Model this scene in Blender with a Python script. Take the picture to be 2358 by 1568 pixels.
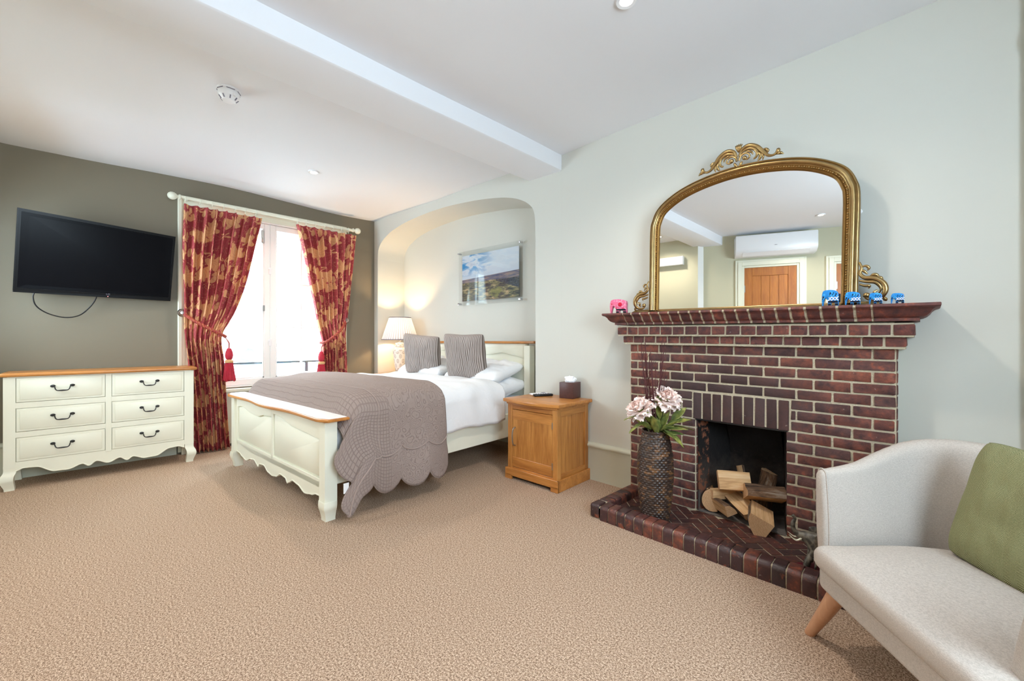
import bpy, bmesh, math, random
from mathutils import Vector, Matrix, noise
random.seed(7)
PI = math.pi
sc = bpy.context.scene
for o in list(bpy.data.objects): bpy.data.objects.remove(o)

# ------------------------------------------------------------------ camera
cam_d = bpy.data.cameras.new('camera'); cam = bpy.data.objects.new('camera', cam_d)
sc.collection.objects.link(cam)
cam_d.sensor_width = 36; cam_d.lens = 940 / 2358 * 36; cam_d.clip_start = .02; cam_d.clip_end = 200
YAW = math.atan(924 / 940)
cam.location = (5.535, -2.684, 1.08)
cam.rotation_euler = (PI / 2, 0, math.atan2(math.cos(YAW), math.sin(YAW)))
cam.rotation_euler[2] = PI / 2 - YAW
sc.camera = cam
# ------------------------------------------------------------------ exposure, world, lights
sc.view_settings.view_transform = 'Standard'; sc.view_settings.look = 'None'
sc.view_settings.gamma = 1; sc.view_settings.use_curve_mapping = False
sc.view_settings.exposure = 0.32
sc.cycles.max_bounces = 10; sc.cycles.diffuse_bounces = 6; sc.cycles.glossy_bounces = 5
sc.cycles.transmission_bounces = 8; sc.cycles.sample_clamp_indirect = 6; sc.cycles.use_denoising = True
sc.cycles.caustics_reflective = False; sc.cycles.caustics_refractive = False
w = bpy.data.worlds.new('sky'); sc.world = w; w.use_nodes = True
wn = w.node_tree.nodes['Background']; wn.inputs[0].default_value = (.74, .89, 1, 1); wn.inputs[1].default_value = 20.0
def area_light(name, loc, rot, sx, sy, power, col, spread=PI):
    l = bpy.data.lights.new(name, 'AREA'); l.shape = 'RECTANGLE'; l.size = sx; l.size_y = sy
    l.energy = power; l.color = col; l.spread = spread
    o = bpy.data.objects.new(name, l); o.location = loc; o.rotation_euler = rot
    sc.collection.objects.link(o); return o
DAY = (.80, .92, 1)
# daylight entering by the window (portal guides the sky light in)
pt = area_light('window_portal', (.22, -1.43, 1.48), (0, -PI / 2, 0), 1.7, 1.36, 1, DAY)
pt.data.cycles.is_portal = True
pt2 = area_light('window_portal', (1.298, -3.71, 1.55), (PI / 2, 0, math.radians(-7.27)), .98, 1.08, 1, DAY)
pt3 = area_light('window_portal', (6.85, -2.3, 1.625), (0, PI / 2, 0), 1.22, 1.38, 1, DAY)
pt3.data.cycles.is_portal = True
pt2.data.cycles.is_portal = True
LAMPS = [(1.60, -1.36), (4.58, -1.02), (4.62, -3.75), (2.75, -3.35)]  # the last is an added lamp out of view, brightening the left side
LAMP_W = 17
# ------------------------------------------------------------------ helpers
class G:
    def __init__(s): s.bm = bmesh.new(); s.uv = None
    def box(s, x0, x1, y0, y1, z0, z1, bev=0, seg=1, M=None):
        r = bmesh.ops.create_cube(s.bm, size=1)
        vs = r['verts']
        for v in vs:
            v.co = Vector(((x0 + x1) / 2 + v.co.x * (x1 - x0), (y0 + y1) / 2 + v.co.y * (y1 - y0), (z0 + z1) / 2 + v.co.z * (z1 - z0)))
        if bev > 0:
            es = list({e for v in vs for e in v.link_edges})
            rr = bmesh.ops.bevel(s.bm, geom=es, offset=bev, segments=seg, profile=.5, affect='EDGES')
            vs = list({v for f in rr['faces'] for v in f.verts} | {v for v in vs if v.is_valid})
        if M: 
            for v in vs: v.co = M @ v.co
        return vs
    def prism(s, pts, axis, a0, a1, bev=0, seg=1, M=None, only_caps=False):
        def m(u, v, a):
            return {'z': (u, v, a), 'y': (u, a, v), 'x': (a, u, v)}[axis]
        A = [s.bm.verts.new(m(u, v, a0)) for u, v in pts]; B = [s.bm.verts.new(m(u, v, a1)) for u, v in pts]
        n = len(pts); fs = [s.bm.faces.new(A), s.bm.faces.new(B[::-1])]
        for i in range(n): fs.append(s.bm.faces.new((A[i], B[i], B[(i + 1) % n], A[(i + 1) % n])))
        bmesh.ops.recalc_face_normals(s.bm, faces=fs)
        vs = A + B
        if bev > 0:
            es = list({e for f in fs[:2] for e in f.edges}) if only_caps else list({e for f in fs for e in f.edges})
            rr = bmesh.ops.bevel(s.bm, geom=es, offset=bev, segments=seg, profile=.5, affect='EDGES')
            vs = list({v for f in rr['faces'] for v in f.verts} | {v for v in vs if v.is_valid})
        if M:
            for v in vs: v.co = M @ v.co
        return vs
    def grid(s, fn, nu, nv, wu=False, wv=False, us=1, vs=1, flip=False, capu=False, capv=False):
        uvl = s.bm.loops.layers.uv.verify()
        mu = nu if wu else nu + 1; mv = nv if wv else nv + 1
        V = [[s.bm.verts.new(fn(i / nu, j / nv)) for j in range(mv)] for i in range(mu)]
        for i in range(nu):
            for j in range(nv):
                q = [(i, j), (i + 1, j), (i + 1, j + 1), (i, j + 1)]
                if flip: q = q[::-1]
                try: f = s.bm.faces.new([V[a % mu][b % mv] for a, b in q])
                except ValueError: continue
                for l, (a, b) in zip(f.loops, q): l[uvl].uv = (a / nu * us, b / nv * vs)
        if capv:
            for j in (0, mv - 1):
                try: s.bm.faces.new([V[i][j] for i in range(mu)])
                except ValueError: pass
        if capu:
            for i in (0, mu - 1):
                try: s.bm.faces.new([V[i][j] for j in range(mv)])
                except ValueError: pass
        return V
    def lathe(s, prof, n=24, c=(0, 0, 0), cap=True, us=1, vs=1):
        k = len(prof) - 1
        def fn(u, v):
            r, z = prof[round(v * k)]
            return (c[0] + r * math.cos(u * 2 * PI), c[1] + r * math.sin(u * 2 * PI), c[2] + z)
        return s.grid(fn, n, k, wu=True, us=us, vs=vs, capv=cap)
    def tube(s, path, rad, n=8, cap=True, flat=1, up=None):
        P = [Vector(p) for p in path]; k = len(P)
        R = rad if isinstance(rad, (list, tuple)) else [rad] * k
        T = [(P[min(i + 1, k - 1)] - P[max(i - 1, 0)]).normalized() for i in range(k)]
        u0 = Vector(up) if up else (Vector((0, 0, 1)) if abs(T[0].z) < .9 else Vector((1, 0, 0)))
        rings = []; N = None
        for i in range(k):
            N = (u0 - T[i] * u0.dot(T[i])) if (N is None or up) else (N - T[i] * N.dot(T[i]))
            if N.length < 1e-6: N = T[i].orthogonal()
            N.normalize(); Bn = T[i].cross(N)
            rings.append([s.bm.verts.new(P[i] + (N * math.cos(a) * flat + Bn * math.sin(a)) * R[i]) for a in [2 * PI * j / n for j in range(n)]])
        for i in range(k - 1):
            for j in range(n): s.bm.faces.new((rings[i][j], rings[i][(j + 1) % n], rings[i + 1][(j + 1) % n], rings[i + 1][j]))
        if cap: s.bm.faces.new(rings[0][::-1]); s.bm.faces.new(rings[-1])
    def ball(s, c, r, sc3=(1, 1, 1), sub=2):
        q = bmesh.ops.create_icosphere(s.bm, subdivisions=sub, radius=r)
        for v in q['verts']: v.co = Vector((v.co.x * sc3[0] + c[0], v.co.y * sc3[1] + c[1], v.co.z * sc3[2] + c[2]))
    def sweep(s, path, prof, closed=False, caps=True, jit=0):
        """path: 2D (x,y) polyline; prof: (out,z); outward = right of travel; mitred"""
        n = len(path); rings = []
        for i in range(n):
            p = Vector(path[i]); a = Vector(path[i - 1]) if i > 0 or closed else None
            b = Vector(path[(i + 1) % n]) if i < n - 1 or closed else None
            d1 = (p - a).normalized() if a is not None else None; d2 = (b - p).normalized() if b is not None else None
            d1 = d1 or d2; d2 = d2 or d1
            n1 = Vector((d1.y, -d1.x)); n2 = Vector((d2.y, -d2.x)); m = (n1 + n2).normalized(); k = 1 / max(.3, m.dot(n1))
            rings.append([s.bm.verts.new((p.x + m.x * k * o, p.y + m.y * k * o, z)) for o, z in prof])
        m = len(prof); fs = []
        for i in range(n if closed else n - 1):
            for j in range(m): fs.append(s.bm.faces.new((rings[i][j], rings[i][(j + 1) % m], rings[(i + 1) % n][(j + 1) % m], rings[(i + 1) % n][j])))
        if caps and not closed: fs.append(s.bm.faces.new(rings[0])); fs.append(s.bm.faces.new(rings[-1][::-1]))
        bmesh.ops.recalc_face_normals(s.bm, faces=fs)
    def xf(s, M):
        for v in s.bm.verts: v.co = M @ v.co
        return s
    def disp(s, fn):
        for v in s.bm.verts: v.co = fn(v.co)
        return s
    def mesh(s, name, ang=35, sub=0):
        bmesh.ops.recalc_face_normals(s.bm, faces=s.bm.faces)
        me = bpy.data.meshes.new(name); s.bm.to_mesh(me); s.bm.free()
        for p in me.polygons: p.use_smooth = True
        me.set_sharp_from_angle(angle=math.radians(ang)); return me
    def obj(s, name, mat, parent=None, ang=35, loc=None, sub=0):
        me = s.mesh(name, ang); me.materials.append(mat)
        return put(name, me, parent, loc, sub)
def put(name, me, parent=None, loc=None, sub=0, rot=None):
    o = bpy.data.objects.new(name, me); sc.collection.objects.link(o)
    if parent: o.parent = parent
    if loc: o.location = loc
    if rot: o.rotation_euler = rot
    if sub:
        m = o.modifiers.new('smooth', 'SUBSURF'); m.levels = sub; m.render_levels = sub
    return o
def thing(name, label, cat, loc=(0, 0, 0), rz=0, group=None):
    o = bpy.data.objects.new(name, None); sc.collection.objects.link(o); o.location = loc; o.rotation_euler = (0, 0, rz)
    o.empty_display_size = .05
    o['label'] = label; o['category'] = cat
    if group: o['group'] = group
    return o
def tag(o, label, cat, group=None):
    o['label'] = label; o['category'] = cat
    if group: o['group'] = group
    return o
def struct(o, label=None):
    o['kind'] = 'structure'
    if label: o['label'] = label; o['category'] = 'room'
    return o
def dup(root, loc=None, rz=None, label=None):
    r = root.copy(); sc.collection.objects.link(r)
    if loc: r.location = loc
    if rz is not None: r.rotation_euler = (0, 0, rz)
    if label: r['label'] = label
    for ch in root.children:
        c = ch.copy(); sc.collection.objects.link(c); c.parent = r
        for g in ch.children:
            d = g.copy(); sc.collection.objects.link(d); d.parent = c
    return r
def smooth(a, b, x):
    t = min(1, max(0, (x - a) / (b - a))); return t * t * (3 - 2 * t)
def lerp_pts(pts, x):
    for (x0, y0), (x1, y1) in zip(pts, pts[1:]):
        if x <= x1:
            t = max(0, (x - x0) / (x1 - x0)); return y0 + (y1 - y0) * t
    return pts[-1][1]
def curve_pts(pts, x):
    """smooth (cosine) interpolation of keyed points"""
    for (x0, y0), (x1, y1) in zip(pts, pts[1:]):
        if x <= x1:
            t = max(0, (x - x0) / (x1 - x0)); t = t * t * (3 - 2 * t); return y0 + (y1 - y0) * t
    return pts[-1][1]
def spline(pts, n):
    P = [Vector(p) for p in pts]; out = []
    for i in range(len(P) - 1):
        a = P[max(i - 1, 0)]; b = P[i]; c = P[i + 1]; d = P[min(i + 2, len(P) - 1)]
        for k in range(n):
            t = k / n
            out.append(.5 * ((2 * b) + (c - a) * t + (2 * a - 5 * b + 4 * c - d) * t * t + (3 * b - a - 3 * c + d) * t ** 3))
    out.append(P[-1]); return out
# ------------------------------------------------------------------ materials
def lin(r, g, b):
    f = lambda c: (c / 255 / 12.92) if c / 255 <= .04045 else ((c / 255 + .055) / 1.055) ** 2.4
    return (f(r), f(g), f(b), 1)
class NT:
    def __init__(s, name):
        s.m = bpy.data.materials.new(name); s.m.use_nodes = True; s.t = s.m.node_tree; s.b = s.t.nodes['Principled BSDF']
    def n(s, typ, **k):
        nd = s.t.nodes.new(typ)
        for a, v in k.items():
            if a.startswith('i_'):
                key = a[2:]; key = int(key) if key.isdigit() else key.replace('_', ' ')
                s.set(nd.inputs[key], v)
            else: setattr(nd, a, v)
        return nd
    def set(s, inp, v):
        if isinstance(v, bpy.types.NodeSocket): s.t.links.new(v, inp)
        else: inp.default_value = v
    def math(s, op, a, b=None, c=None):
        nd = s.t.nodes.new('ShaderNodeMath'); nd.operation = op
        for i, v in enumerate((a, b, c)):
            if v is not None: s.set(nd.inputs[i], v)
        return nd.outputs[0]
    def mix(s, f, a, b, bt='MIX'):
        nd = s.t.nodes.new('ShaderNodeMix'); nd.data_type = 'RGBA'; nd.blend_type = bt
        s.set(nd.inputs[0], f); s.set(nd.inputs[6], a); s.set(nd.inputs[7], b); return nd.outputs[2]
    def coord(s, which='Object', scale=(1, 1, 1), loc=(0, 0, 0), rot=(0, 0, 0)):
        tc = s.n('ShaderNodeTexCoord'); mp = s.n('ShaderNodeMapping')
        s.t.links.new(tc.outputs[which], mp.inputs[0]); mp.inputs['Scale'].default_value = scale
        mp.inputs['Location'].default_value = loc; mp.inputs['Rotation'].default_value = rot; return mp.outputs[0]
    def world(s):
        return s.n('ShaderNodeNewGeometry').outputs['Position']
    def noise(s, vec, scale, detail=3, rough=.5, dist=0):
        nd = s.n('ShaderNodeTexNoise'); s.set(nd.inputs['Vector'], vec)
        nd.inputs['Scale'].default_value = scale; nd.inputs['Detail'].default_value = detail
        nd.inputs['Roughness'].default_value = rough; nd.inputs['Distortion'].default_value = dist; return nd.outputs[0]
    def vor(s, vec, scale, feature='F1', out=0, rnd=1):
        nd = s.n('ShaderNodeTexVoronoi', feature=feature); s.set(nd.inputs['Vector'], vec)
        nd.inputs['Scale'].default_value = scale; nd.inputs['Randomness'].default_value = rnd; return nd.outputs[out]
    def ramp(s, f, stops, interp='LINEAR'):
        nd = s.n('ShaderNodeValToRGB'); s.set(nd.inputs[0], f); nd.color_ramp.interpolation = interp
        e = nd.color_ramp.elements
        while len(e) < len(stops): e.new(.5)
        for el, (p, c) in zip(e, stops): el.position = p; el.color = c if len(c) == 4 else (*c, 1)
        return nd.outputs[0]
    def bump(s, h, strength=.3, dist=.01):
        nd = s.n('ShaderNodeBump'); s.set(nd.inputs['Height'], h); nd.inputs['Strength'].default_value = strength
        nd.inputs['Distance'].default_value = dist; s.t.links.new(nd.outputs[0], s.b.inputs['Normal'])
    def fin(s, col=None, rough=.5, metal=0, spec=None, trans=None, ior=None):
        if col is not None: s.set(s.b.inputs['Base Color'], col)
        s.set(s.b.inputs['Roughness'], rough); s.set(s.b.inputs['Metallic'], metal)
        if spec is not None: s.b.inputs['Specular IOR Level'].default_value = spec
        if trans is not None: s.b.inputs['Transmission Weight'].default_value = trans
        if ior is not None: s.b.inputs['IOR'].default_value = ior
        return s.m
def paint(name, col, rough=.6, var=.06, sc_=3, bumps=.15, bsc=60, bd=.002, spec=.4):
    t = NT(name); v = t.coord(); n = t.noise(v, sc_, 3)
    dark = (col[0] * (1 - var), col[1] * (1 - var), col[2] * (1 - var), 1); lite = tuple(min(1, c * (1 + var)) for c in col[:3]) + (1,)
    c = t.mix(n, dark, lite); t.bump(t.noise(v, bsc, 4), bumps, bd); return t.fin(c, rough, spec=spec)
def metal(name, col, rough=.3, var=.1):
    t = NT(name); v = t.coord(); n = t.noise(v, 30, 3)
    c = t.mix(n, tuple(x * (1 - var) for x in col[:3]) + (1,), col); return t.fin(c, rough, 1)
def wood(name, base, dark, axis='x', scale=1, rough=.4, strength=.1, contrast=1):
    t = NT(name); sc3 = {'x': (1.2, 14, 14), 'y': (14, 1.2, 14), 'z': (14, 14, 1.2)}[axis]
    v = t.coord('Object', tuple(a * scale for a in sc3)); n = t.noise(v, 1.6, 6, .6, .6); n2 = t.noise(t.coord('Object', tuple(a * scale * 6 for a in sc3)), 1.5, 3)
    f = t.math('ADD', t.math('MULTIPLY', n, .75), t.math('MULTIPLY', n2, .25))
    c = t.ramp(f, [(.5 - .16 * contrast, dark), (.5 + .14 * contrast, base)])
    r = t.n('ShaderNodeObjectInfo').outputs['Random']
    c = t.mix(t.math('MULTIPLY', r, .25), c, dark)
    t.bump(n2, strength, .002); return t.fin(c, rough)
M = {}
M['wall'] = paint('sage wall paint', lin(209, 209, 201), .55, .02, 2, .12, 40)
M['wall_front'] = paint('warm lit wall paint', lin(194, 190, 164), .55, .02, 2, .12, 40)  # wall paint with the warm room light put into its colour
M['wall_dark'] = paint('taupe wall paint', lin(119, 111, 94), .55, .03, 2, .12, 40)
M['ceiling'] = paint('white ceiling paint', lin(233, 234, 238), .7, .015, 1.5, .12, 8, .01)
M['white_gloss'] = paint('white gloss paint', lin(240, 240, 238), .3, .01, 2, .05, 30)
M['cream_trim'] = paint('cream trim paint', lin(226, 226, 208), .35, .015, 2, .06, 30)
M['skirting'] = paint('sage skirting paint', lin(204, 206, 190), .45, .015, 2, .06, 30)
M['cream'] = paint('cream furniture paint', lin(238, 238, 222), .38, .015, 4, .05, 60)
M['oak'] = wood('golden oak', lin(212, 146, 76), lin(160, 98, 42), 'x', 1, .3)
M['oak_z'] = wood('golden oak upright', lin(212, 150, 80), lin(156, 96, 42), 'z', 1, .35)
M['oak_y'] = wood('golden oak deep', lin(210, 146, 76), lin(160, 98, 42), 'y', 1, .3)
M['oak_door'] = wood('brown oak door', lin(190, 120, 50), lin(146, 82, 28), 'z', 1, .4)
M['beech'] = wood('pale beech', lin(200, 152, 118), lin(178, 128, 94), 'z', 1.5, .4)
M['black'] = paint('black metal', lin(24, 24, 26), .35, .1, 20)
M['black_gloss'] = paint('black gloss', lin(10, 10, 12), .28, .1, 20, .0, spec=.2)
M['screen'] = paint('dark screen', lin(12, 12, 15), .22, .1, 5, .02, spec=.07)
M['gold'] = metal('antique gold', lin(188, 158, 108), .30, .45)
M['gold_dark'] = metal('dark antique gold', lin(150, 112, 62), .45, .4)
M['chrome'] = metal('chrome', lin(225, 225, 228), .12)
M['steel'] = metal('brushed steel', lin(176, 174, 170), .35)
M['bronze'] = metal('pewter knob', lin(170, 158, 152), .22)
M['glass'] = None
def glass(name, rough=0, tint=(1, 1, 1, 1)):
    t = NT(name); nt = t.t
    tr = t.n('ShaderNodeBsdfTransparent'); tr.inputs[0].default_value = tint
    gl = t.n('ShaderNodeBsdfGlossy'); gl.inputs['Roughness'].default_value = rough
    lw = t.n('ShaderNodeLayerWeight'); lw.inputs[0].default_value = .5
    fr_ = t.math('ADD', t.math('MULTIPLY', t.math('POWER', lw.outputs['Facing'], 5), .9), .04)
    mx = t.n('ShaderNodeMixShader'); nt.links.new(fr_, mx.inputs[0]); nt.links.new(tr.outputs[0], mx.inputs[1]); nt.links.new(gl.outputs[0], mx.inputs[2])
    nt.links.new(mx.outputs[0], nt.nodes['Material Output'].inputs[0]); return t.m
M['glass'] = glass('window glass', 0, (.97, .99, 1, 1))
M['acrylic'] = glass('clear acrylic', 0, (.97, .98, .98, 1))
t = NT('mirror silver'); v = t.coord(); t.set(t.b.inputs['Base Color'], t.mix(t.noise(v, 3), (.90, .92, .92, 1), (.92, .94, .94, 1)))
M['mirror'] = t.fin(None, .0, 1)
def emit(name, col, st):
    t = NT(name); t.b.inputs['Emission Color'].default_value = col; t.b.inputs['Emission Strength'].default_value = st
    v = t.coord(); t.set(t.b.inputs['Base Color'], t.mix(t.noise(v, 5), (.8, .8, .8, 1), (.9, .9, .9, 1))); return t.m
M['bulb'] = emit('lamp glow', (1, .86, .66, 1), 25)
M['led'] = emit('red standby light', (1, .05, .05, 1), 3)
# carpet
t = NT('beige carpet'); v = t.world(); n = t.noise(v, 400, 2, .7); n2 = t.noise(v, 150, 3, .6); n3 = t.noise(v, 1.3, 3, .5)
f = t.math('ADD', t.math('MULTIPLY', n, .6), t.math('MULTIPLY', n2, .4))
c = t.ramp(f, [(.41, lin(86, 66, 54)), (.5, lin(170, 141, 118)), (.58, lin(232, 210, 188))])
c = t.mix(t.math('MULTIPLY', n3, .22), c, lin(150, 124, 106)); t.bump(f, .6, .004); M['carpet'] = t.fin(c, .95, spec=.1)
# bricks
def brick_mat(name, a, b, c3, soot=True, gloss=.75):
    t = NT(name); v = t.coord('Object', (1, 1, 1)); wv = t.world(); rnd = t.n('ShaderNodeObjectInfo').outputs['Random']
    off = t.n('ShaderNodeVectorMath', operation='ADD'); t.set(off.inputs[0], wv); cmb = t.n('ShaderNodeCombineXYZ'); t.set(cmb.inputs[0], t.math('MULTIPLY', rnd, 9)); t.set(off.inputs[1], cmb.outputs[0])
    n = t.noise(off.outputs[0], 26, 5, .65); n2 = t.noise(wv, 120, 4, .6)
    c = t.ramp(rnd, [(0, a), (.45, b), (1, c3)])
    c = t.mix(t.ramp(n, [(.40, (0, 0, 0)), (.66, (.9, .9, .9))]), c, lin(60, 40, 42)); c = t.mix(t.ramp(n, [(.30, (.8, .8, .8)), (.42, (0, 0, 0))]), c, lin(156, 82, 56))
    if soot:
        sp = t.n('ShaderNodeSeparateXYZ'); t.set(sp.inputs[0], wv)
        dx = t.math('DIVIDE', t.math('SUBTRACT', sp.outputs[0], 4.72), .62); dz = t.math('DIVIDE', t.math('SUBTRACT', sp.outputs[2], .72), .38)
        d = t.math('SQRT', t.math('ADD', t.math('MULTIPLY', dx, dx), t.math('MULTIPLY', dz, dz)))
        d = t.math('ADD', d, t.math('MULTIPLY', t.math('SUBTRACT', n, .5), .5))
        k = t.ramp(d, [(.35, (.9, .9, .9)), (1.25, (0, 0, 0))])
        c = t.mix(k, c, lin(62, 46, 46))
    fl = t.ramp(t.noise(wv, 45, 2, .5), [(.73, (0, 0, 0)), (.75, (1, 1, 1))])
    c = t.mix(t.math('MULTIPLY', fl, .35), c, lin(170, 160, 150))
    t.bump(t.math('ADD', n, t.math('MULTIPLY', n2, .6)), .6, .004); return t.fin(c, gloss)
M['brick'] = brick_mat('red facing brick', lin(92, 60, 56), lin(116, 66, 56), lin(140, 78, 60))
M['brick_red'] = brick_mat('red corbel brick', lin(98, 58, 54), lin(116, 64, 56), lin(134, 76, 62), False)
M['brick_mantel'] = brick_mat('dark mantel brick', lin(92, 50, 44), lin(112, 60, 52), lin(130, 72, 60), False, .55)
M['brick_kerb'] = brick_mat('glazed dark kerb brick', lin(48, 36, 38), lin(78, 48, 46), lin(118, 66, 52), False, .38)
M['brick_herring'] = brick_mat('worn herringbone brick', lin(74, 50, 46), lin(104, 58, 48), lin(60, 46, 46), False, .5)
M['mortar'] = paint('sandy mortar', lin(192, 180, 156), .95, .12, 18, .9, 120, .006)
t = NT('sooty firebox'); wv = t.world(); n = t.noise(wv, 14, 6, .7); n2 = t.noise(wv, 60, 4, .7)
sp = t.n('ShaderNodeSeparateXYZ'); t.set(sp.inputs[0], wv)
zz = t.math('ADD', sp.outputs[2], t.math('MULTIPLY', t.math('SUBTRACT', n, .5), .25))
c = t.ramp(zz, [(.05, lin(112, 106, 102)), (.20, lin(78, 68, 62)), (.36, lin(24, 20, 20)), (.6, lin(8, 8, 8))])
c = t.mix(t.ramp(n2, [(.62, (0, 0, 0)), (.7, (.8, .8, .8))]), c, t.ramp(zz, [(.15, lin(130, 112, 100)), (.42, lin(20, 18, 18))]))
xo = t.ramp(sp.outputs[0], [(.0, (1, 1, 1)), (1, (1, 1, 1))])
cm = t.math('LESS_THAN', sp.outputs[0], 4.575); k = t.math('MULTIPLY', cm, t.ramp(n, [(.5, (0, 0, 0)), (.56, (1, 1, 1))]))
c = t.mix(t.math('MULTIPLY', k, .9), c, lin(150, 92, 66)); t.bump(n, .7, .01); M['soot'] = t.fin(c, .85)
# logs
t = NT('log bark'); v = t.coord('Object', (3, 16, 16)); n = t.noise(v, 2.2, 6, .7, .5); c = t.ramp(n, [(.38, lin(48, 34, 28)), (.52, lin(112, 82, 58)), (.66, lin(150, 136, 122))]); t.bump(n, 1, .012); M['bark'] = t.fin(c, .85)
t = NT('split log wood'); v = t.coord('Object', (2, 22, 22)); n = t.noise(v, 2, 5, .6, .3); c = t.ramp(n, [(.3, lin(176, 128, 84)), (.52, lin(222, 182, 134)), (.7, lin(236, 206, 164))])
rg = t.n('ShaderNodeTexNoise'); t.bump(n, .6, .006); M['split'] = t.fin(c, .8)
t = NT('log end grain'); tc = t.coord('Object', (0, 1, 1), (0, .01, .02)); wv_ = t.n('ShaderNodeTexWave', wave_type='RINGS', rings_direction='X'); t.set(wv_.inputs[0], tc)
wv_.inputs['Scale'].default_value = 60; wv_.inputs['Distortion'].default_value = 6; wv_.inputs['Detail'].default_value = 3; wv_.inputs['Detail Scale'].default_value = 2
c = t.mix(wv_.outputs['Fac'], lin(186, 140, 98), lin(226, 188, 146)); t.bump(wv_.outputs['Fac'], .3, .003); M['endgrain'] = t.fin(c, .85)
# curtain fabric : UV in metres
def damask():
    t = NT('red floral curtain fabric'); uv = t.coord('UV', (1, 1, 1))
    nz = t.n('ShaderNodeTexNoise'); t.set(nz.inputs['Vector'], uv); nz.inputs['Scale'].default_value = 9; nz.inputs['Detail'].default_value = 2
    d = t.n('ShaderNodeVectorMath', operation='MULTIPLY_ADD'); t.set(d.inputs[0], nz.outputs['Color']); d.inputs[1].default_value = (.045, .045, 0); t.set(d.inputs[2], uv)
    f1 = t.n('ShaderNodeTexVoronoi'); t.set(f1.inputs['Vector'], d.outputs[0]); f1.inputs['Scale'].default_value = 4.4; f1.inputs['Randomness'].default_value = .75
    # petal modulation around each cell centre
    dv = t.n('ShaderNodeVectorMath', operation='SUBTRACT'); t.set(dv.inputs[0], d.outputs[0]); t.set(dv.inputs[1], f1.outputs['Position'])
    sp = t.n('ShaderNodeSeparateXYZ'); t.set(sp.inputs[0], dv.outputs[0])
    ang = t.math('ARCTAN2', sp.outputs[1], sp.outputs[0])
    r = f1.outputs['Distance']
    pet = t.math('MULTIPLY', t.math('SINE', t.math('MULTIPLY', ang, 8)), .09)
    pet2 = t.math('MULTIPLY', t.math('SINE', t.math('ADD', t.math('MULTIPLY', ang, 2), t.math('MULTIPLY', t.noise(uv, 3, 1), 9))), .13)
    rr = t.math('ADD', r, t.math('ADD', pet, pet2))
    flower = t.math('LESS_THAN', rr, .43)
    lf = t.n('ShaderNodeTexVoronoi'); mp = t.n('ShaderNodeMapping'); t.set(mp.inputs[0], d.outputs[0]); mp.inputs['Scale'].default_value = (2.1, 1.0, 1); mp.inputs['Rotation'].default_value = (0, 0, .7)
    t.set(lf.inputs['Vector'], mp.outputs[0]); lf.inputs['Scale'].default_value = 7.5
    leaf = t.math('LESS_THAN', lf.outputs['Distance'], .33)
    st = t.noise(uv, 14, 2, .5, 1.2); stem = t.math('LESS_THAN', t.math('ABSOLUTE', t.math('SUBTRACT', st, .5)), .007)
    mask = t.math('MAXIMUM', flower, t.math('MAXIMUM', leaf, stem))
    vein = t.math('LESS_THAN', t.math('ABSOLUTE', t.math('SINE', t.math('ADD', t.math('MULTIPLY', r, 26), t.math('MULTIPLY', ang, 3.5)))), .13)
    gold = t.mix(t.math('MULTIPLY', vein, .65), lin(220, 170, 124), lin(156, 70, 64))
    gold = t.mix(t.math('MULTIPLY', t.noise(uv, 30, 2), .5), gold, lin(208, 150, 108))
    wv_ = t.noise(t.coord('UV', (220, 12, 1)), 1.5, 2)
    red = t.mix(wv_, lin(146, 52, 60), lin(176, 78, 82))
    c = t.mix(mask, red, gold); t.bump(t.math('ADD', wv_, t.math('MULTIPLY', mask, .6)), .25, .002)
    return t.fin(c, .75, spec=.25)
M['curtain'] = damask()
M['lining'] = paint('pale curtain lining', lin(222, 214, 196), .8)
t = NT('red gold rope'); n = t.noise(t.coord(), 90, 2); M['rope'] = t.fin(t.ramp(n, [(.42, lin(138, 24, 36)), (.6, lin(176, 92, 60))]), .6)
M['tassel'] = paint('crimson tassel thread', lin(176, 34, 54), .65, .25, 60, .8, 200, .004)
M['tassel_gold'] = paint('gold tassel band', lin(206, 160, 110), .6, .1, 60)
# bedding
t = NT('white cotton'); v = t.coord(); n = t.noise(v, 5, 4, .55, .4); t.bump(t.noise(v, 9, 5, .6, .8), .35, .02)
M['cotton'] = t.fin(t.mix(n, lin(232, 234, 238), lin(244, 245, 248)), .75, spec=.2)
# quilt : UV in metres
t = NT('mauve quilted cotton'); uv = t.coord('UV')
sp = t.n('ShaderNodeSeparateXYZ'); t.set(sp.inputs[0], uv); wob = t.math('MULTIPLY', t.noise(uv, 6, 2), .02)
gx = t.math('ABSOLUTE', t.math('SINE', t.math('MULTIPLY', t.math('ADD', sp.outputs[0], wob), PI / .024)))
gy = t.math('ABSOLUTE', t.math('SINE', t.math('MULTIPLY', t.math('ADD', sp.outputs[1], wob), PI / .018)))
lines = t.math('MINIMUM', gx, gy)
sw = t.math('ABSOLUTE', t.math('SINE', t.math('MULTIPLY', t.vor(uv, 19, 'F1', 0), 15)))
inner = t.math('MULTIPLY', t.math('GREATER_THAN', sp.outputs[1], .30), t.math('LESS_THAN', sp.outputs[0], 2.05))
h = t.math('ADD', t.math('MULTIPLY', lines, t.math('SUBTRACT', 1, inner)), t.math('MULTIPLY', sw, inner))
h = t.ramp(h, [(0, (0, 0, 0)), (.35, (1, 1, 1))])
c = t.mix(h, lin(138, 122, 117), t.mix(t.noise(uv, 60, 3), lin(146, 131, 125), lin(160, 144, 138)))
t.bump(h, .6, .004); M['quilt'] = t.fin(c, .9, spec=.15)
M['quilt_edge'] = paint('mauve quilt binding', lin(160, 143, 136), .9, .05, 30)
t = NT('taupe corduroy'); uv = t.coord('UV'); sp = t.n('ShaderNodeSeparateXYZ'); t.set(sp.inputs[0], uv)
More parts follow.
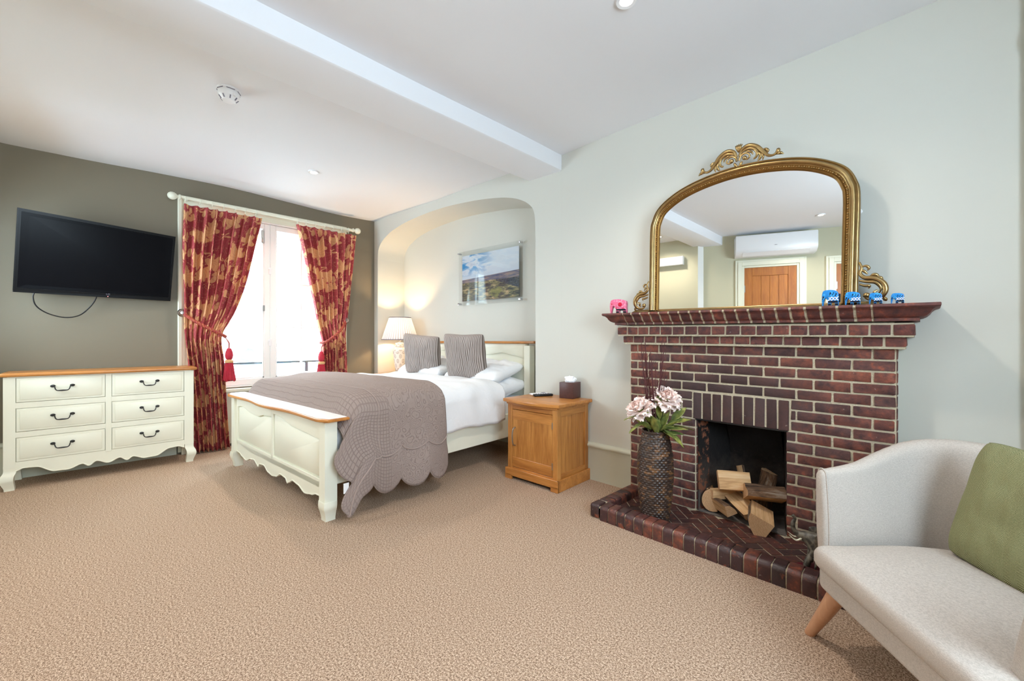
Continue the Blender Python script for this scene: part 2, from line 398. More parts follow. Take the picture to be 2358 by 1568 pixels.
s_ = t.math('MULTIPLY', t.math('ADD', t.math('SINE', t.math('MULTIPLY', sp.outputs[0], 2 * PI * 26)), 1), .5)
c = t.mix(t.ramp(s_, [(.15, (0, 0, 0)), (.5, (1, 1, 1))]), lin(108, 96, 90), t.mix(t.noise(uv, 5, 3), lin(166, 154, 148), lin(196, 186, 181)))
t.bump(s_, .5, .004); M['cord'] = t.fin(c, .8, spec=.3)
# chair linen
def linen(name, a, b):
    t = NT(name); v = t.coord('Object', (1, 1, 1)); w1 = t.noise(t.coord('Object', (420, 420, 420)), 1, 3); w2 = t.noise(t.coord('Object', (150, 150, 900)), 1, 2)
    f = t.math('MULTIPLY', t.math('ADD', w1, w2), .5); c = t.mix(t.ramp(f, [(.4, (0, 0, 0)), (.6, (1, 1, 1))]), a, b)
    t.bump(f, .25, .0015); return t.fin(c, .85, spec=.2)
M['linen'] = linen('beige linen upholstery', lin(176, 167, 159), lin(196, 187, 179))
t = NT('green herringbone tweed'); uv = t.coord('UV'); sp = t.n('ShaderNodeSeparateXYZ'); t.set(sp.inputs[0], uv)
zig = t.math('PINGPONG', sp.outputs[0], .018); st = t.math('SINE', t.math('MULTIPLY', t.math('ADD', sp.outputs[1], t.math('MULTIPLY', zig, 1.1)), 2 * PI / .0044))
st = t.math('ADD', t.math('MULTIPLY', st, .5), .5); st = t.math('ADD', st, t.math('MULTIPLY', t.math('SUBTRACT', t.noise(uv, 300, 2), .5), .9))
c = t.mix(t.ramp(st, [(.35, (0, 0, 0)), (.65, (1, 1, 1))]), lin(84, 92, 62), lin(168, 164, 124)); t.bump(st, .4, .001); M['tweed'] = t.fin(c, .9, spec=.15)
# lamp
t = NT('pleated lamp shade'); t.b.inputs['Subsurface Weight'].default_value = 0
v = t.coord('UV'); sp = t.n('ShaderNodeSeparateXYZ'); t.set(sp.inputs[0], v)
pl = t.math('ADD', t.math('MULTIPLY', t.math('SINE', t.math('MULTIPLY', sp.outputs[0], 2 * PI * 44)), .5), .5)
c = t.mix(pl, lin(176, 170, 176), lin(240, 236, 236)); t.fin(c, .8)
tl = t.n('ShaderNodeBsdfTranslucent'); t.set(tl.inputs[0], c); mx = t.n('ShaderNodeMixShader'); mx.inputs[0].default_value = .07
t.t.links.new(t.b.outputs[0], mx.inputs[1]); t.t.links.new(tl.outputs[0], mx.inputs[2]); t.t.links.new(mx.outputs[0], t.t.nodes['Material Output'].inputs[0]); M['shade'] = t.m
M['shade_trim'] = paint('grey shade trim', lin(120, 116, 128), .8)
t = NT('lattice ceramic'); v = t.coord('UV'); sp = t.n('ShaderNodeSeparateXYZ'); t.set(sp.inputs[0], v)
a = t.math('MULTIPLY', sp.outputs[0], 7); b = t.math('MULTIPLY', sp.outputs[1], 6.5)
p = t.math('PINGPONG', t.math('ADD', a, b), .5); q = t.math('PINGPONG', t.math('SUBTRACT', a, b), .5)
cr = t.math('MAXIMUM', p, q); cmn = t.math('MINIMUM', p, q)
ring = t.math('LESS_THAN', t.math('ABSOLUTE', t.math('SUBTRACT', t.math('SQRT', t.math('ADD', t.math('POWER', t.math('SUBTRACT', p, .5), 2), t.math('POWER', t.math('SUBTRACT', q, .5), 2))), .26)), .045)
dot = t.math('LESS_THAN', t.math('ADD', t.math('SUBTRACT', .5, p), t.math('SUBTRACT', .5, q)), .12)
mk = t.math('MAXIMUM', ring, dot)
M['ceramic'] = t.fin(t.mix(mk, lin(246, 242, 234), lin(176, 164, 156)), .2)
# wicker
t = NT('dark woven seagrass'); uv = t.coord('UV'); wv = t.world(); n = t.noise(t.coord('Object', (30, 30, 90)), 1.1, 3, .6)
sp = t.n('ShaderNodeSeparateXYZ'); t.set(sp.inputs[0], uv); vr = t.math('FLOOR', t.math('MULTIPLY', sp.outputs[1], 40)); ur = t.math('FLOOR', t.math('ADD', t.math('MULTIPLY', sp.outputs[0], 22), t.math('MULTIPLY', t.math('MODULO', vr, 2), .5)))
cb_ = t.n('ShaderNodeCombineXYZ'); t.set(cb_.inputs[0], ur); t.set(cb_.inputs[1], vr); wn_ = t.n('ShaderNodeTexWhiteNoise'); t.set(wn_.inputs[0], cb_.outputs[0])
k = t.math('ADD', t.math('MULTIPLY', wn_.outputs[0], .6), t.math('MULTIPLY', n, .5))
c = t.ramp(k, [(.12, lin(40, 31, 30)), (.5, lin(60, 46, 40)), (.68, lin(76, 58, 48)), (.84, lin(122, 84, 50)), (.95, lin(84, 78, 82))]); M['wicker'] = t.fin(c, .30)
def petal_mat(name, a, b):
    t = NT(name); n = t.noise(t.coord(), 35, 3); m = t.fin(t.mix(n, a, b), .7, spec=.2); return m
M['petal'] = petal_mat('blush silk petal', lin(244, 220, 212), lin(252, 242, 238))
M['petal_deep'] = petal_mat('pink silk petal', lin(232, 186, 172), lin(240, 214, 206))
t = NT('green silk leaf'); n = t.noise(t.coord(), 18, 3); M['leaf'] = t.fin(t.ramp(n, [(.35, lin(62, 78, 40)), (.5, lin(112, 122, 58)), (.66, lin(168, 164, 84))]), .5)
M['twig'] = paint('dark red twig bark', lin(84, 40, 42), .7, .2, 40)
M['stem'] = paint('green brown stem', lin(84, 84, 48), .7, .2, 40)
def eleph(name, a, b, sc_=70):
    t = NT(name); n = t.noise(t.coord(), sc_, 2); return t.fin(t.mix(t.ramp(n, [(.5, (0, 0, 0)), (.62, (1, 1, 1))]), a, b), .25)
M['blue'] = eleph('blue lacquer', lin(28, 128, 204), lin(60, 164, 226)); M['navy'] = paint('dark lacquer', lin(18, 24, 40), .25, .1, 40)
M['pink'] = eleph('pink lacquer', lin(222, 104, 142), lin(236, 150, 176)); M['white_dot'] = paint('white dot paint', lin(240, 244, 250), .3)
M['crimson'] = paint('crimson dot paint', lin(200, 24, 60), .3)
t = NT('bronze elephant'); n = t.noise(t.coord(), 50, 4); t.bump(n, .5, .003); M['eleph'] = t.fin(t.ramp(n, [(.4, lin(44, 42, 38)), (.6, lin(112, 106, 94))]), .4)
M['maroon'] = paint('maroon base', lin(84, 14, 34), .5); M['ivory'] = paint('ivory tusk', lin(230, 232, 214), .3)
t = NT('brown leather'); n = t.noise(t.coord(), 90, 3); t.bump(n, .4, .002); M['leather'] = t.fin(t.mix(n, lin(66, 40, 38), lin(92, 58, 54)), .4)
M['tissue'] = paint('white tissue', lin(242, 244, 248), .8)
M['plastic'] = paint('white plastic', lin(236, 236, 238), .3, .01)
M['facade'] = paint('pale stone facade', lin(236, 236, 230), .8, .04, 1.5)
M['bluewin'] = paint('blue grey window', lin(70, 100, 130), .2, .2, 2)
M['road'] = paint('pale paving', lin(190, 190, 186), .9, .1, 2)
# landscape print
t = NT('landscape print'); uv = t.coord('UV'); sp = t.n('ShaderNodeSeparateXYZ'); t.set(sp.inputs[0], uv); U, Vv = sp.outputs[0], sp.outputs[1]
cl = t.noise(t.coord('UV', (1.6, 3.2, 1)), 2.3, 5, .6, .6)
sky = t.ramp(cl, [(.40, lin(52, 142, 200)), (.47, lin(150, 190, 226)), (.52, lin(228, 232, 240)), (.68, lin(190, 198, 218))])
sky = t.mix(t.math('MULTIPLY', t.ramp(U, [(.25, (0, 0, 0)), (.6, (1, 1, 1))]), .85), sky, t.mix(cl, lin(244, 246, 250), lin(206, 216, 230)))
sky = t.mix(t.ramp(Vv, [(.5, (1, 1, 1)), (.72, (0, 0, 0))]), sky, lin(206, 214, 228))
far = t.ramp(t.noise(t.coord('UV', (2, 26, 1)), 2, 4, .6), [(.4, lin(44, 70, 112)), (.55, lin(146, 130, 132)), (.65, lin(196, 158, 132))])
fld = t.ramp(t.noise(t.coord('UV', (3, 7, 1), (0, 0, 0), (0, 0, .6)), 2.2, 5, .65, .5), [(.36, lin(40, 44, 52)), (.47, lin(86, 84, 72)), (.55, lin(136, 128, 88)), (.64, lin(206, 172, 134))])
hor = t.math('ADD', .47, t.math('MULTIPLY', U, .07))
k1 = t.math('GREATER_THAN', Vv, hor); k2 = t.math('GREATER_THAN', Vv, .40)
ex = t.math('DIVIDE', t.math('SUBTRACT', U, .62), .26); ey = t.math('DIVIDE', t.math('SUBTRACT', Vv, .14), .2)
hill = t.ramp(t.math('ADD', t.math('ADD', t.math('MULTIPLY', ex, ex), t.math('MULTIPLY', ey, ey)), t.math('MULTIPLY', t.noise(uv, 7, 4), 1.6)), [(.9, (1, 1, 1)), (1.0, (0, 0, 0))]); hill = t.math('MULTIPLY', hill, 1.0)
fld = t.mix(t.math('MULTIPLY', hill, .6), fld, t.mix(t.noise(uv, 20, 4), lin(104, 112, 52), lin(172, 166, 84)))
tx = t.math('MULTIPLY', t.math('GREATER_THAN', U, .62), t.math('GREATER_THAN', Vv, t.math('ADD', .18, t.math('MULTIPLY', t.math('SUBTRACT', 1, U), .5))))
fld = t.mix(t.math('MULTIPLY', tx, .85), fld, t.ramp(t.noise(uv, 40, 3), [(.4, lin(26, 34, 52)), (.6, lin(70, 78, 96))]))
c = t.mix(k2, fld, far); c = t.mix(k1, c, sky); M['print'] = t.fin(c, .35)
# ================================================================== SETTING
CEIL = 2.626
B0 = Vector((3.39, 0)); U2 = Vector((-.995987, -.0895)); N2 = Vector((.0895, -.995987))     # wall with the alcove: direction and normal into the room
XW = .53; CORNER = (.53, -.257)
g = G(); g.box(.2, 6.9, -5.7, .75, -.12, 0); floor = struct(g.obj('floor', M['carpet']))
g = G()
def cfn(u, v):
    x, y = .2 + 6.7 * u, -5.7 + 6.4 * v
    z = CEIL + .010 * noise.noise(Vector((x * .9, y * .9, 0))) + .004 * noise.noise(Vector((x * 3, y * 3, 5)))
    z += .022 * (1 - smooth(.5, 1.0, x)) * math.sin(y * 2.4)
    return (x, y, z)
g.grid(cfn, 60, 60); g.box(.2, 6.9, -5.7, .7, 2.68, 2.74); struct(g.obj('ceiling', M['ceiling'], ang=80))
# left dark wall with the window hole
WY0, WY1, WZ0, WZ1 = -2.125, -.735, .60, 2.355
g = G()
for a in ((-3.6, WY0, 0, 2.7), (WY1, -.20, 0, 2.7), (WY0, WY1, 0, WZ0), (WY0, WY1, WZ1, 2.7)): g.box(.22, XW, a[0], a[1], a[2], a[3])
struct(g.obj('wall_left', M['wall_dark']))
g = G()
for a in ((WY0, WY0 + .012, WZ0, WZ1), (WY1 - .012, WY1, WZ0, WZ1), (WY0, WY1, WZ1 - .012, WZ1), (WY0, WY1, WZ0, WZ0 + .012)): g.box(.20, XW + .003, a[0], a[1], a[2], a[3])
struct(g.obj('trim_1', M['white_gloss']))
# back wall right of the bend, with the hole of the fireplace
FX0, FX1, FZ = 4.545, 5.012, .601
g = G()
for a in ((3.39, FX0 - .02, 0, 2.7), (FX1 + .02, 6.75, 0, 2.7), (FX0 - .02, FX1 + .02, FZ + .02, 2.7)): g.box(a[0], a[1], 0, .12, a[2], a[3])
struct(g.obj('wall_back', M['wall']))
# alcove wall
ARCH = [(.268, 0), (.268, 1.0), (.268, 1.93), (.272, 2.145), (.287, 2.22), (.333, 2.285), (.428, 2.348), (.559, 2.398), (.734, 2.437), (1.016, 2.476), (1.436, 2.507), (1.785, 2.506), (2.176, 2.479), (2.462, 2.428), (2.62, 2.37), (2.70, 2.325), (2.75, 2.275), (2.779, 2.219), (2.789, 2.12), (2.789, 1.0), (2.789, 0)]
def P2(t, d, z): p = B0 + U2 * t + N2 * d; return Vector((p.x, p.y, z))
AD = -.40
g = G(); bm = g.bm
def quad(*p): bm.faces.new([bm.verts.new(q) for q in p])
quad(P2(0, 0, 0), P2(.268, 0, 0), P2(.268, 0, 2.7), P2(0, 0, 2.7)); quad(P2(2.789, 0, 0), P2(2.875, 0, 0), P2(2.875, 0, 2.7), P2(2.789, 0, 2.7))
arc = [p for p in ARCH if p[1] > 1.95]
sp_ = [Vector((a, b, 0)) for a, b in arc]; sp_ = spline(sp_, 8)
arcs = [(.268, 1.93)] + [(p.x, p.y) for p in sp_]; arcs = sorted(arcs, key=lambda p: p[0]); arcs[-1] = (2.789, arcs[-1][1])
for a, b in zip(arcs, arcs[1:]): quad(P2(a[0], 0, a[1]), P2(b[0], 0, b[1]), P2(b[0], 0, 2.7), P2(a[0], 0, 2.7))
edge = [(.268, 0)] + arcs + [(2.789, 0)]
for a, b in zip(edge, edge[1:]): quad(P2(a[0], 0, a[1]), P2(b[0], 0, b[1]), P2(b[0], AD, b[1]), P2(a[0], AD, a[1]))
quad(P2(.2, AD, 0), P2(2.85, AD, 0), P2(2.85, AD, 2.62), P2(.2, AD, 2.62))
bmesh.ops.remove_doubles(bm, verts=bm.verts, dist=.0005)
o = struct(g.obj('wall_back_alcove', M['wall'], ang=25))
for p in o.data.polygons: p.use_smooth = False
# right wall, front walls
g = G()
RY0, RY1, RZ0, RZ1 = -3.0, -1.6, 1.0, 2.25
for a in ((-5.6, RY0, 0, 2.7), (RY1, .1, 0, 2.7), (RY0, RY1, 0, RZ0), (RY0, RY1, RZ1, 2.7)): g.box(6.7, 6.82, a[0], a[1], a[2], a[3])
struct(g.obj('wall_right', M['wall']))
w3 = bpy.data.objects.new('window_3', None); sc.collection.objects.link(w3); w3.location = (6.76, -2.3, RZ0); struct(w3); T2 = Matrix.Translation((-6.76, 2.3, -RZ0))
for a in ((RY0, RY0 + .06, RZ0, RZ1), (RY1 - .06, RY1, RZ0, RZ1), (-2.33, -2.27, RZ0, RZ1), (RY0, RY1, RZ0, RZ0 + .06), (RY0, RY1, RZ1 - .06, RZ1)): g = G(); g.box(6.74, 6.78, *a); g.xf(T2).obj('window_frame', M['white_gloss'], w3)
for a, b in ((RY0, -2.3), (-2.3, RY1)): g = G(); g.box(6.758, 6.762, a + .04, b - .04, RZ0 + .05, RZ1 - .05); g.xf(T2).obj('pane', M['glass'], w3)
g = G()
FR = [(.22, -3.46), (3.12, -3.83), (3.16, -3.94), (6.75, -5.497)]
def wallseg(g, a, b, z0, z1, th=.1, t0=0, t1=None):
    a, b = Vector(a), Vector(b); L = (b - a).length; d = (b - a) / L; n = Vector((d.y, -d.x)); t1 = L if t1 is None else t1
    pts = [a + d * t0, a + d * t1, a + d * t1 + n * th, a + d * t0 + n * th]; g.prism([(p.x, p.y) for p in pts], 'z', z0, z1)
QA, QB, QZ0, QZ1 = .60, 1.60, 1.0, 2.10
wallseg(g, FR[0], FR[1], 0, 2.7, .1, 0, QA); wallseg(g, FR[0], FR[1], 0, 2.7, .1, QB); wallseg(g, FR[0], FR[1], 0, QZ0, .1, QA, QB); wallseg(g, FR[0], FR[1], QZ1, 2.7, .1, QA, QB); wallseg(g, FR[2], FR[3], 0, 2.7)
struct(g.obj('wall_front', M['wall_front']))
dq = (Vector(FR[1]) - Vector(FR[0])).normalized(); pq = Vector(FR[0]) + dq * ((QA + QB) / 2)
w2 = bpy.data.objects.new('window_2', None); sc.collection.objects.link(w2); w2.location = (pq.x, pq.y, QZ0); w2.rotation_euler = (0, 0, math.atan2(dq.y, dq.x)); struct(w2)
hq = (QB - QA) / 2; zq = QZ1 - QZ0
for a in ((-hq, -hq + .06, 0, zq), (hq - .06, hq, 0, zq), (-.03, .03, 0, zq), (-hq, hq, 0, .06), (-hq, hq, zq - .06, zq)): g = G(); g.box(a[0], a[1], -.07, -.03, a[2], a[3]); g.obj('window_frame', M['white_gloss'], w2)
for a, b in ((-hq, 0), (0, hq)): g = G(); g.box(a + .04, b - .04, -.052, -.048, .05, zq - .05); g.obj('pane', M['glass'], w2)
g = G(); wallseg(g, FR[1], FR[2], 0, 2.7, .3); struct(g.obj('trim_2', M['white_gloss']))
# ceiling beam
g = G(); 
def bfn(c): 
    return Vector((c.x + .004 * noise.noise(Vector((c.y * 2, c.z * 9, 1))), c.y, c.z + .004 * noise.noise(Vector((c.y * 1.7, c.x * 4, 3)))))
g.prism([(3.045, 2.505), (3.055, 2.497), (3.385, 2.497), (3.395, 2.505), (3.395, 2.66), (3.045, 2.66)], 'y', -4.4, .03)
bmesh.ops.bisect_plane(g.bm, geom=g.bm.verts[:] + g.bm.edges[:] + g.bm.faces[:], plane_co=(0, -1, 0), plane_no=(0, 1, 0))
for yy in [-4 + .25 * k for k in range(16)]: bmesh.ops.bisect_plane(g.bm, geom=g.bm.verts[:] + g.bm.edges[:] + g.bm.faces[:], plane_co=(0, yy, 0), plane_no=(0, 1, 0))
g.disp(bfn); bm_ = g.obj('ceiling_beam', M['ceiling'], ang=40); bm_['kind'] = 'structure'
# skirtings : tall board with a roll on top
SK = [(0, 0), (.022, 0), (.022, .245), (.026, .252), (.034, .258), (.037, .268), (.034, .278), (.024, .284), (.012, .287), (0, .288)]
def skirt(name, a, b):
    g = G(); g.sweep([a, b], SK); return struct(g.obj(name, M['skirting'], ang=50))
skirt('baseboard_back', (3.40, 0), (4.093, 0)); skirt('baseboard_back_right', (5.445, 0), (6.7, 0))
p, q = P2(.262, 0, 0), P2(.0, 0, 0); skirt('baseboard_alcove', (p.x, p.y), (q.x, q.y))
skirt('baseboard_left', (XW, -3.5), (XW, -2.24))
# pipe in the corner at the right edge
g = G(); g.tube([(5.845, -.03, 0), (5.845, -.03, 2.63)], .026, 14)
for z in (2.30, .35): g.lathe([(.026, z - .03), (.033, z - .022), (.033, z + .022), (.026, z + .03)], 14, (5.845, -.03, 0))
o = g.obj('heating_pipe', M['cream_trim']); tag(o, 'cream painted vertical pipe in the corner at the right edge of the room', 'pipe')
# ---------------------------------------------------------------- window
win = bpy.data.objects.new('window_1', None); sc.collection.objects.link(win); win.location = (XW, -1.43, .6); struct(win)
def wl(g): return g.xf(Matrix.Translation((-XW, 1.43, -.6)))
# architrave
def arch_u(g, y0, y1, z0, z1, w, x0, prof):
    # inner rectangle y0..y1, top z1, legs down to z0
    pts = [(y1, z0), (y1, z1), (y0, z1), (y0, z0)]
    n = len(pts); rings = []
    for i, (y, z) in enumerate(pts):
        sy = 1 if i < 2 else -1; sz = 0 if i in (0, 3) else 1
        rings.append([g.bm.verts.new((x0 + d, y + sy * o, z + sz * o)) for o, d in prof])
    m = len(prof)
    for i in range(n - 1):
        for j in range(m): g.bm.faces.new((rings[i][j], rings[i][(j + 1) % m], rings[i + 1][(j + 1) % m], rings[i + 1][j]))
    g.bm.faces.new(rings[0]); g.bm.faces.new(rings[-1])
AP = [(0, 0), (0, .016), (.012, .020), (.014, .014), (.05, .016), (.056, .024), (.070, .026), (.078, .036), (.100, .040), (.106, .034), (.106, 0)]
g = G(); arch_u(g, WY0, WY1, .02, WZ1, .1, XW, AP); wl(g).obj('architrave', M['cream_trim'], win, 30)
g = G(); g.box(XW, XW + .07, WY0 - .10, WY1 + .10, WZ0 - .045, WZ0 - .012, .006, 2); g.box(XW, XW + .018, WY0, WY1, .03, WZ0 - .045); wl(g).obj('window_board', M['cream_trim'], win)
# inner casements
def casement(y0, y1, side):
    g = G(); x0, x1 = .475, .51; z0, z1 = WZ0 + .014, WZ1 - .014; sw = .055
    g.box(x0, x1, y0, y0 + sw, z0, z1, .005); g.box(x0, x1, y1 - sw, y1, z0, z1, .005); g.box(x0, x1, y0 + sw - .002, y1 - sw + .002, z0, z0 + .065, .005); g.box(x0, x1, y0 + sw - .002, y1 - sw + .002, z1 - .055, z1, .005)
    # inner moulding step
    g.box(x0 + .006, x1 - .012, y0 + sw, y0 + sw + .012, z0 + .06, z1 - .05); g.box(x0 + .006, x1 - .012, y1 - sw - .012, y1 - sw, z0 + .06, z1 - .05)
    g.box(x0 + .006, x1 - .012, y0 + sw, y1 - sw, z0 + .063, z0 + .077)
    f = wl(g).obj('casement', M['white_gloss'], win)
    g = G(); g.box(.490, .494, y0 + sw, y1 - sw, z0 + .06, z1 - .05); wl(g).obj('pane', M['glass'], f)
    g = G()
    if side < 0:
        for z in (1.40,): g.box(.508, .518, y1 - .072, y1 - .050, z, z + .06, .002)
        wl(g).obj('hinge', M['steel'], f)
        g = G(); g.box(.50, .514, y1 - .082, y1 - .056, 2.13, 2.27, .003); g.box(.514, .524, y1 - .076, y1 - .062, 2.14, 2.19, .003); wl(g).obj('stay', M['steel'], f)
    else:
        for z in (1.80, 1.02):
            g.box(.508, .520, y0 - .016, y0 + .012, z, z + .075, .003); g.box(.520, .532, y0 - .024, y0 - .006, z + .05, z + .066, .003)
        wl(g).obj('catch', M['plastic'], f)
casement(WY0 + .014, -1.4455, -1); casement(-1.4425, WY1 - .014, 1)
# outer sash window with glazing bars
g = G(); X0, X1 = .30, .34
for y in (WY0 + .02, WY1 - .02): g.box(X0, X1, y - .035, y + .035, WZ0, WZ1)
g.box(X0, X1, WY0, WY1, WZ1 - .10, WZ1 - .01); g.box(X0, X1, WY0, WY1, WZ0, WZ0 + .11)
wl(g).obj('sash_frame', M['white_gloss'], win)
for z in (1.735, 1.235):
    g = G(); g.box(X0 + .006, X1 - .008, WY0 + .05, WY1 - .05, z - .011, z + .011); wl(g).obj('glazing_bar', M['white_gloss'], win)
for y in (-1.07, -1.79, -1.43):
    g = G(); g.box(X0 + .009, X1 - .011, y - .011, y + .011, WZ0 + .1, WZ1 - .09); wl(g).obj('glazing_bar', M['white_gloss'], win)
g = G(); g.box(.317, .320, WY0 + .03, WY1 - .03, WZ0 + .05, WZ1 - .05); wl(g).obj('pane', M['glass'], win)
# ---------------------------------------------------------------- outside
g = G(); g.box(-16, .15, -14, 14, -3.6, -3.4); o = g.obj('street', M['road']); o['kind'] = 'structure'
fac = thing('building', 'pale stone building with arched opening seen through the window', 'building', (-5.2, -1.0, -3.4))
g = G()
XF = -5.2
g.box(XF - 1, XF, -9, 7, -3.4, 4.6)
for z in (1.86, 1.36, 3.3): g.box(XF, XF + .12, -9, 7, z, z + .07, .02)
for z in (1.02, .9): g.box(XF, XF + .05, -9, 7, z, z + .03)
g.xf(Matrix.Translation((5.2, 1.0, 3.4))); g.obj('facade', M['facade'], fac)
for (y, z) in [(-.78 - .9 * k, 2.05) for k in range(4)] + [(.6 + 1.3 * k, 2.05) for k in range(3)] + [(-.78 - .9 * k, 3.1) for k in range(4)]:
    g = G(); g.box(XF, XF + .03, y - .02, y + .42, z - .02, z + .72); f = g.xf(Matrix.Translation((5.2, 1, 3.4))).obj('window', M['facade'], fac)
    g = G(); g.box(XF + .025, XF + .036, y + .03, y + .19, z + .03, z + .67); g.box(XF + .025, XF + .036, y + .21, y + .37, z + .03, z + .67); g.xf(Matrix.Translation((5.2, 1, 3.4))).obj('pane', M['bluewin'], f)
g = G(); pts = [(-.62 + .0, .1)] + [(-.12 + .52 * math.cos(a), .55 + .5 * math.sin(a)) for a in [PI - k * PI / 16 for k in range(17)]] + [(.40, .1)]
g.prism(pts, 'x', XF - .02, XF + .02); g.xf(Matrix.Translation((5.2, 1, 3.4))).obj('arched_window', M['bluewin'], fac)
for k in range(5):
    a = PI * (k + .5) / 5; g = G(); g.tube([(XF + .03, -.12 + .05 * math.cos(a), .55 + .05 * math.sin(a)), (XF + .03, -.12 + .5 * math.cos(a), .55 + .48 * math.sin(a))], .02, 6); g.xf(Matrix.Translation((5.2, 1, 3.4))).obj('arch_bar', M['facade'], fac)
bal = thing('balcony_railing', 'dark metal balcony railing outside the window', 'railing', (-.6, -1.2, .5))
def bl(g): return g.xf(Matrix.Translation((.6, 1.2, -.5)))
g = G(); g.box(-.62, -.58, -3.2, .8, .775, .80); bl(g).obj('rail', M['black'], bal)
for y in (-2.9, -2.1, -1.2, -.72, .1):
    g = G(); g.box(-.615, -.585, y - .02, y + .02, .45, .78); bl(g).obj('post', M['black'], bal)
g = G(); g.box(-.75, .2, -3.3, .9, .36, .46); o = g.obj('window_ledge', M['facade']); o['kind'] = 'structure'
# ---------------------------------------------------------------- curtain pole and curtains
pole = thing('curtain_pole', 'cream wooden curtain pole with ball finials above the window', 'curtain pole', (.64, -1.41, 2.42))
PL = Matrix.Translation((-.64, 1.41, -2.42))
g = G(); g.tube([(.64, -2.22, 2.424), (.64, -.585, 2.417)], .0165, 16); g.xf(PL).obj('rod', M['cream_trim'], pole)
for s, y in ((-1, -2.22), (1, -.585)):
    g = G(); g.lathe([(.017, -.006), (.024, 0), (.024, .008), (.014, .014), (.013, .022), (.022, .028), (.032, .042), (.036, .058), (.033, .074), (.022, .088), (.008, .094), (0, .095)], 20)
    g.xf(PL @ Matrix.Translation((.64, y, 2.42)) @ Matrix.Rotation(-s * PI / 2, 4, 'X')).obj('finial', M['cream_trim'], pole)
for y in (-2.17, -.62):
    g = G(); g.tube([(.53, y, 2.42), (.64, y, 2.42)], .012, 10); g.lathe([(.0, 0), (.03, 0), (.03, .01), (.0, .012)], 16, (0, 0, 0)); 
    g.xf(PL) if 0 else None
    g = G(); g.tube([(.531, y, 2.42), (.628, y, 2.42)], .012, 10); g.xf(PL).obj('bracket', M['cream_trim'], pole)
ring_me = None
def rings(ys):
    global ring_me
    for y in ys:
        if ring_me is None:
            g = G(); R, r = .026, .0035
            g.grid(lambda u, v: ((R + r * math.cos(v * 2 * PI)) * math.cos(u * 2 * PI), r * math.sin(v * 2 * PI), (R + r * math.cos(v * 2 * PI)) * math.sin(u * 2 * PI)), 20, 6, True, True)
            g.tube([(0, 0, -.026), (0, 0, -.045)], .002, 6)
            ring_me = g.mesh('curtain_ring'); ring_me.materials.append(M['cream_trim'])
        put('curtain_ring', ring_me, pole, (0, y + 1.41, -.010))
NF = 8
def curtain(name, top, edgeL, edgeR, label, seed, ysgn):
    """edgeL/edgeR: keyed z -> y (left and right edge in the picture)"""
    root = thing(name, label, 'curtain', (.64, (top[0] + top[1]) / 2, 0), 0, 'curtains')
    cy = (top[0] + top[1]) / 2
    W = 1.25; H = 2.36
    def fn(u, v):
        z = .012 + v * (H - .012)
        a = curve_lin(edgeL, z); b = curve_lin(edgeR, z)
        tie = math.exp(-((z - tie_z) / .22) ** 2)
        y = a + (b - a) * u
        amp = .040 * (1 - .55 * tie) * (1 if z < 2.25 else 1 - .45 * smooth(2.25, 2.36, z)) * (1 + .35 * noise.noise(Vector((u * 3, z * .7, seed))))
        ph = u * NF * 2 * PI + .9 * noise.noise(Vector((u * 2, z * .8, seed + 3)))
        x = .655 + amp * math.sin(ph) + amp * .35 * math.sin(ph * 2.1 + seed) - .03 * tie + .02 * noise.noise(Vector((u * 5, z * 2, seed + 7)))
        y += .010 * math.cos(ph) * (1 - tie)
        # the tie runs down towards the inner side: gather it there
        return Vector((x - .64, y - cy, z))
    tie_z = 1.22
    g = G(); g.grid(fn, 120, 90, us=W, vs=H)
    o = g.obj('fabric', M['curtain'], root, 60)
    m = o.modifiers.new('thick', 'SOLIDIFY'); m.thickness = .004; m.offset = 0
    return root
def curve_lin(pts, x):
    pts = sorted(pts)
    if x <= pts[0][0]: return pts[0][1]
    for i, ((x0, y0), (x1, y1)) in enumerate(zip(pts, pts[1:])):
        if x <= x1:
            xm, ym = pts[max(0, i - 1)]; xp, yp = pts[min(len(pts) - 1, i + 2)]
            m0 = (y1 - ym) / (x1 - xm) if x1 != xm else 0; m1 = (yp - y0) / (xp - x0) if xp != x0 else 0
            h = x1 - x0; t = (x - x0) / h
            return (2 * t ** 3 - 3 * t * t + 1) * y0 + (t ** 3 - 2 * t * t + t) * h * m0 + (-2 * t ** 3 + 3 * t * t) * y1 + (t ** 3 - t * t) * h * m1
    return pts[-1][1]
curtain('curtain', (-2.205, -1.585), [(.0, -2.125), (.6, -2.15), (1.0, -2.18), (1.34, -2.195), (1.9, -2.215), (2.36, -2.205)],
        [(.0, -1.845), (.4, -1.87), (.9, -1.895), (1.12, -1.90), (1.35, -1.80), (1.7, -1.70), (2.1, -1.62), (2.36, -1.565)],
        'red curtain with golden floral pattern left of the window, beside the television', 1, 1)
curtain('curtain', (-1.23, -.56), [(.0, -.955), (.6, -.955), (.95, -.955), (1.10, -.95), (1.35, -1.01), (1.7, -1.09), (2.1, -1.17), (2.36, -1.235)],
        [(.0, -.665), (.6, -.668), (1.0, -.67), (1.32, -.655), (1.8, -.61), (2.36, -.555)],
        'red curtain with golden floral pattern right of the window, beside the alcove', 5, -1)
rings([-2.185, -2.07, -1.98, -1.885, -1.79, -1.70, -1.61]); rings([-1.21, -1.12, -1.02, -.92, -.82, -.73, -.64])
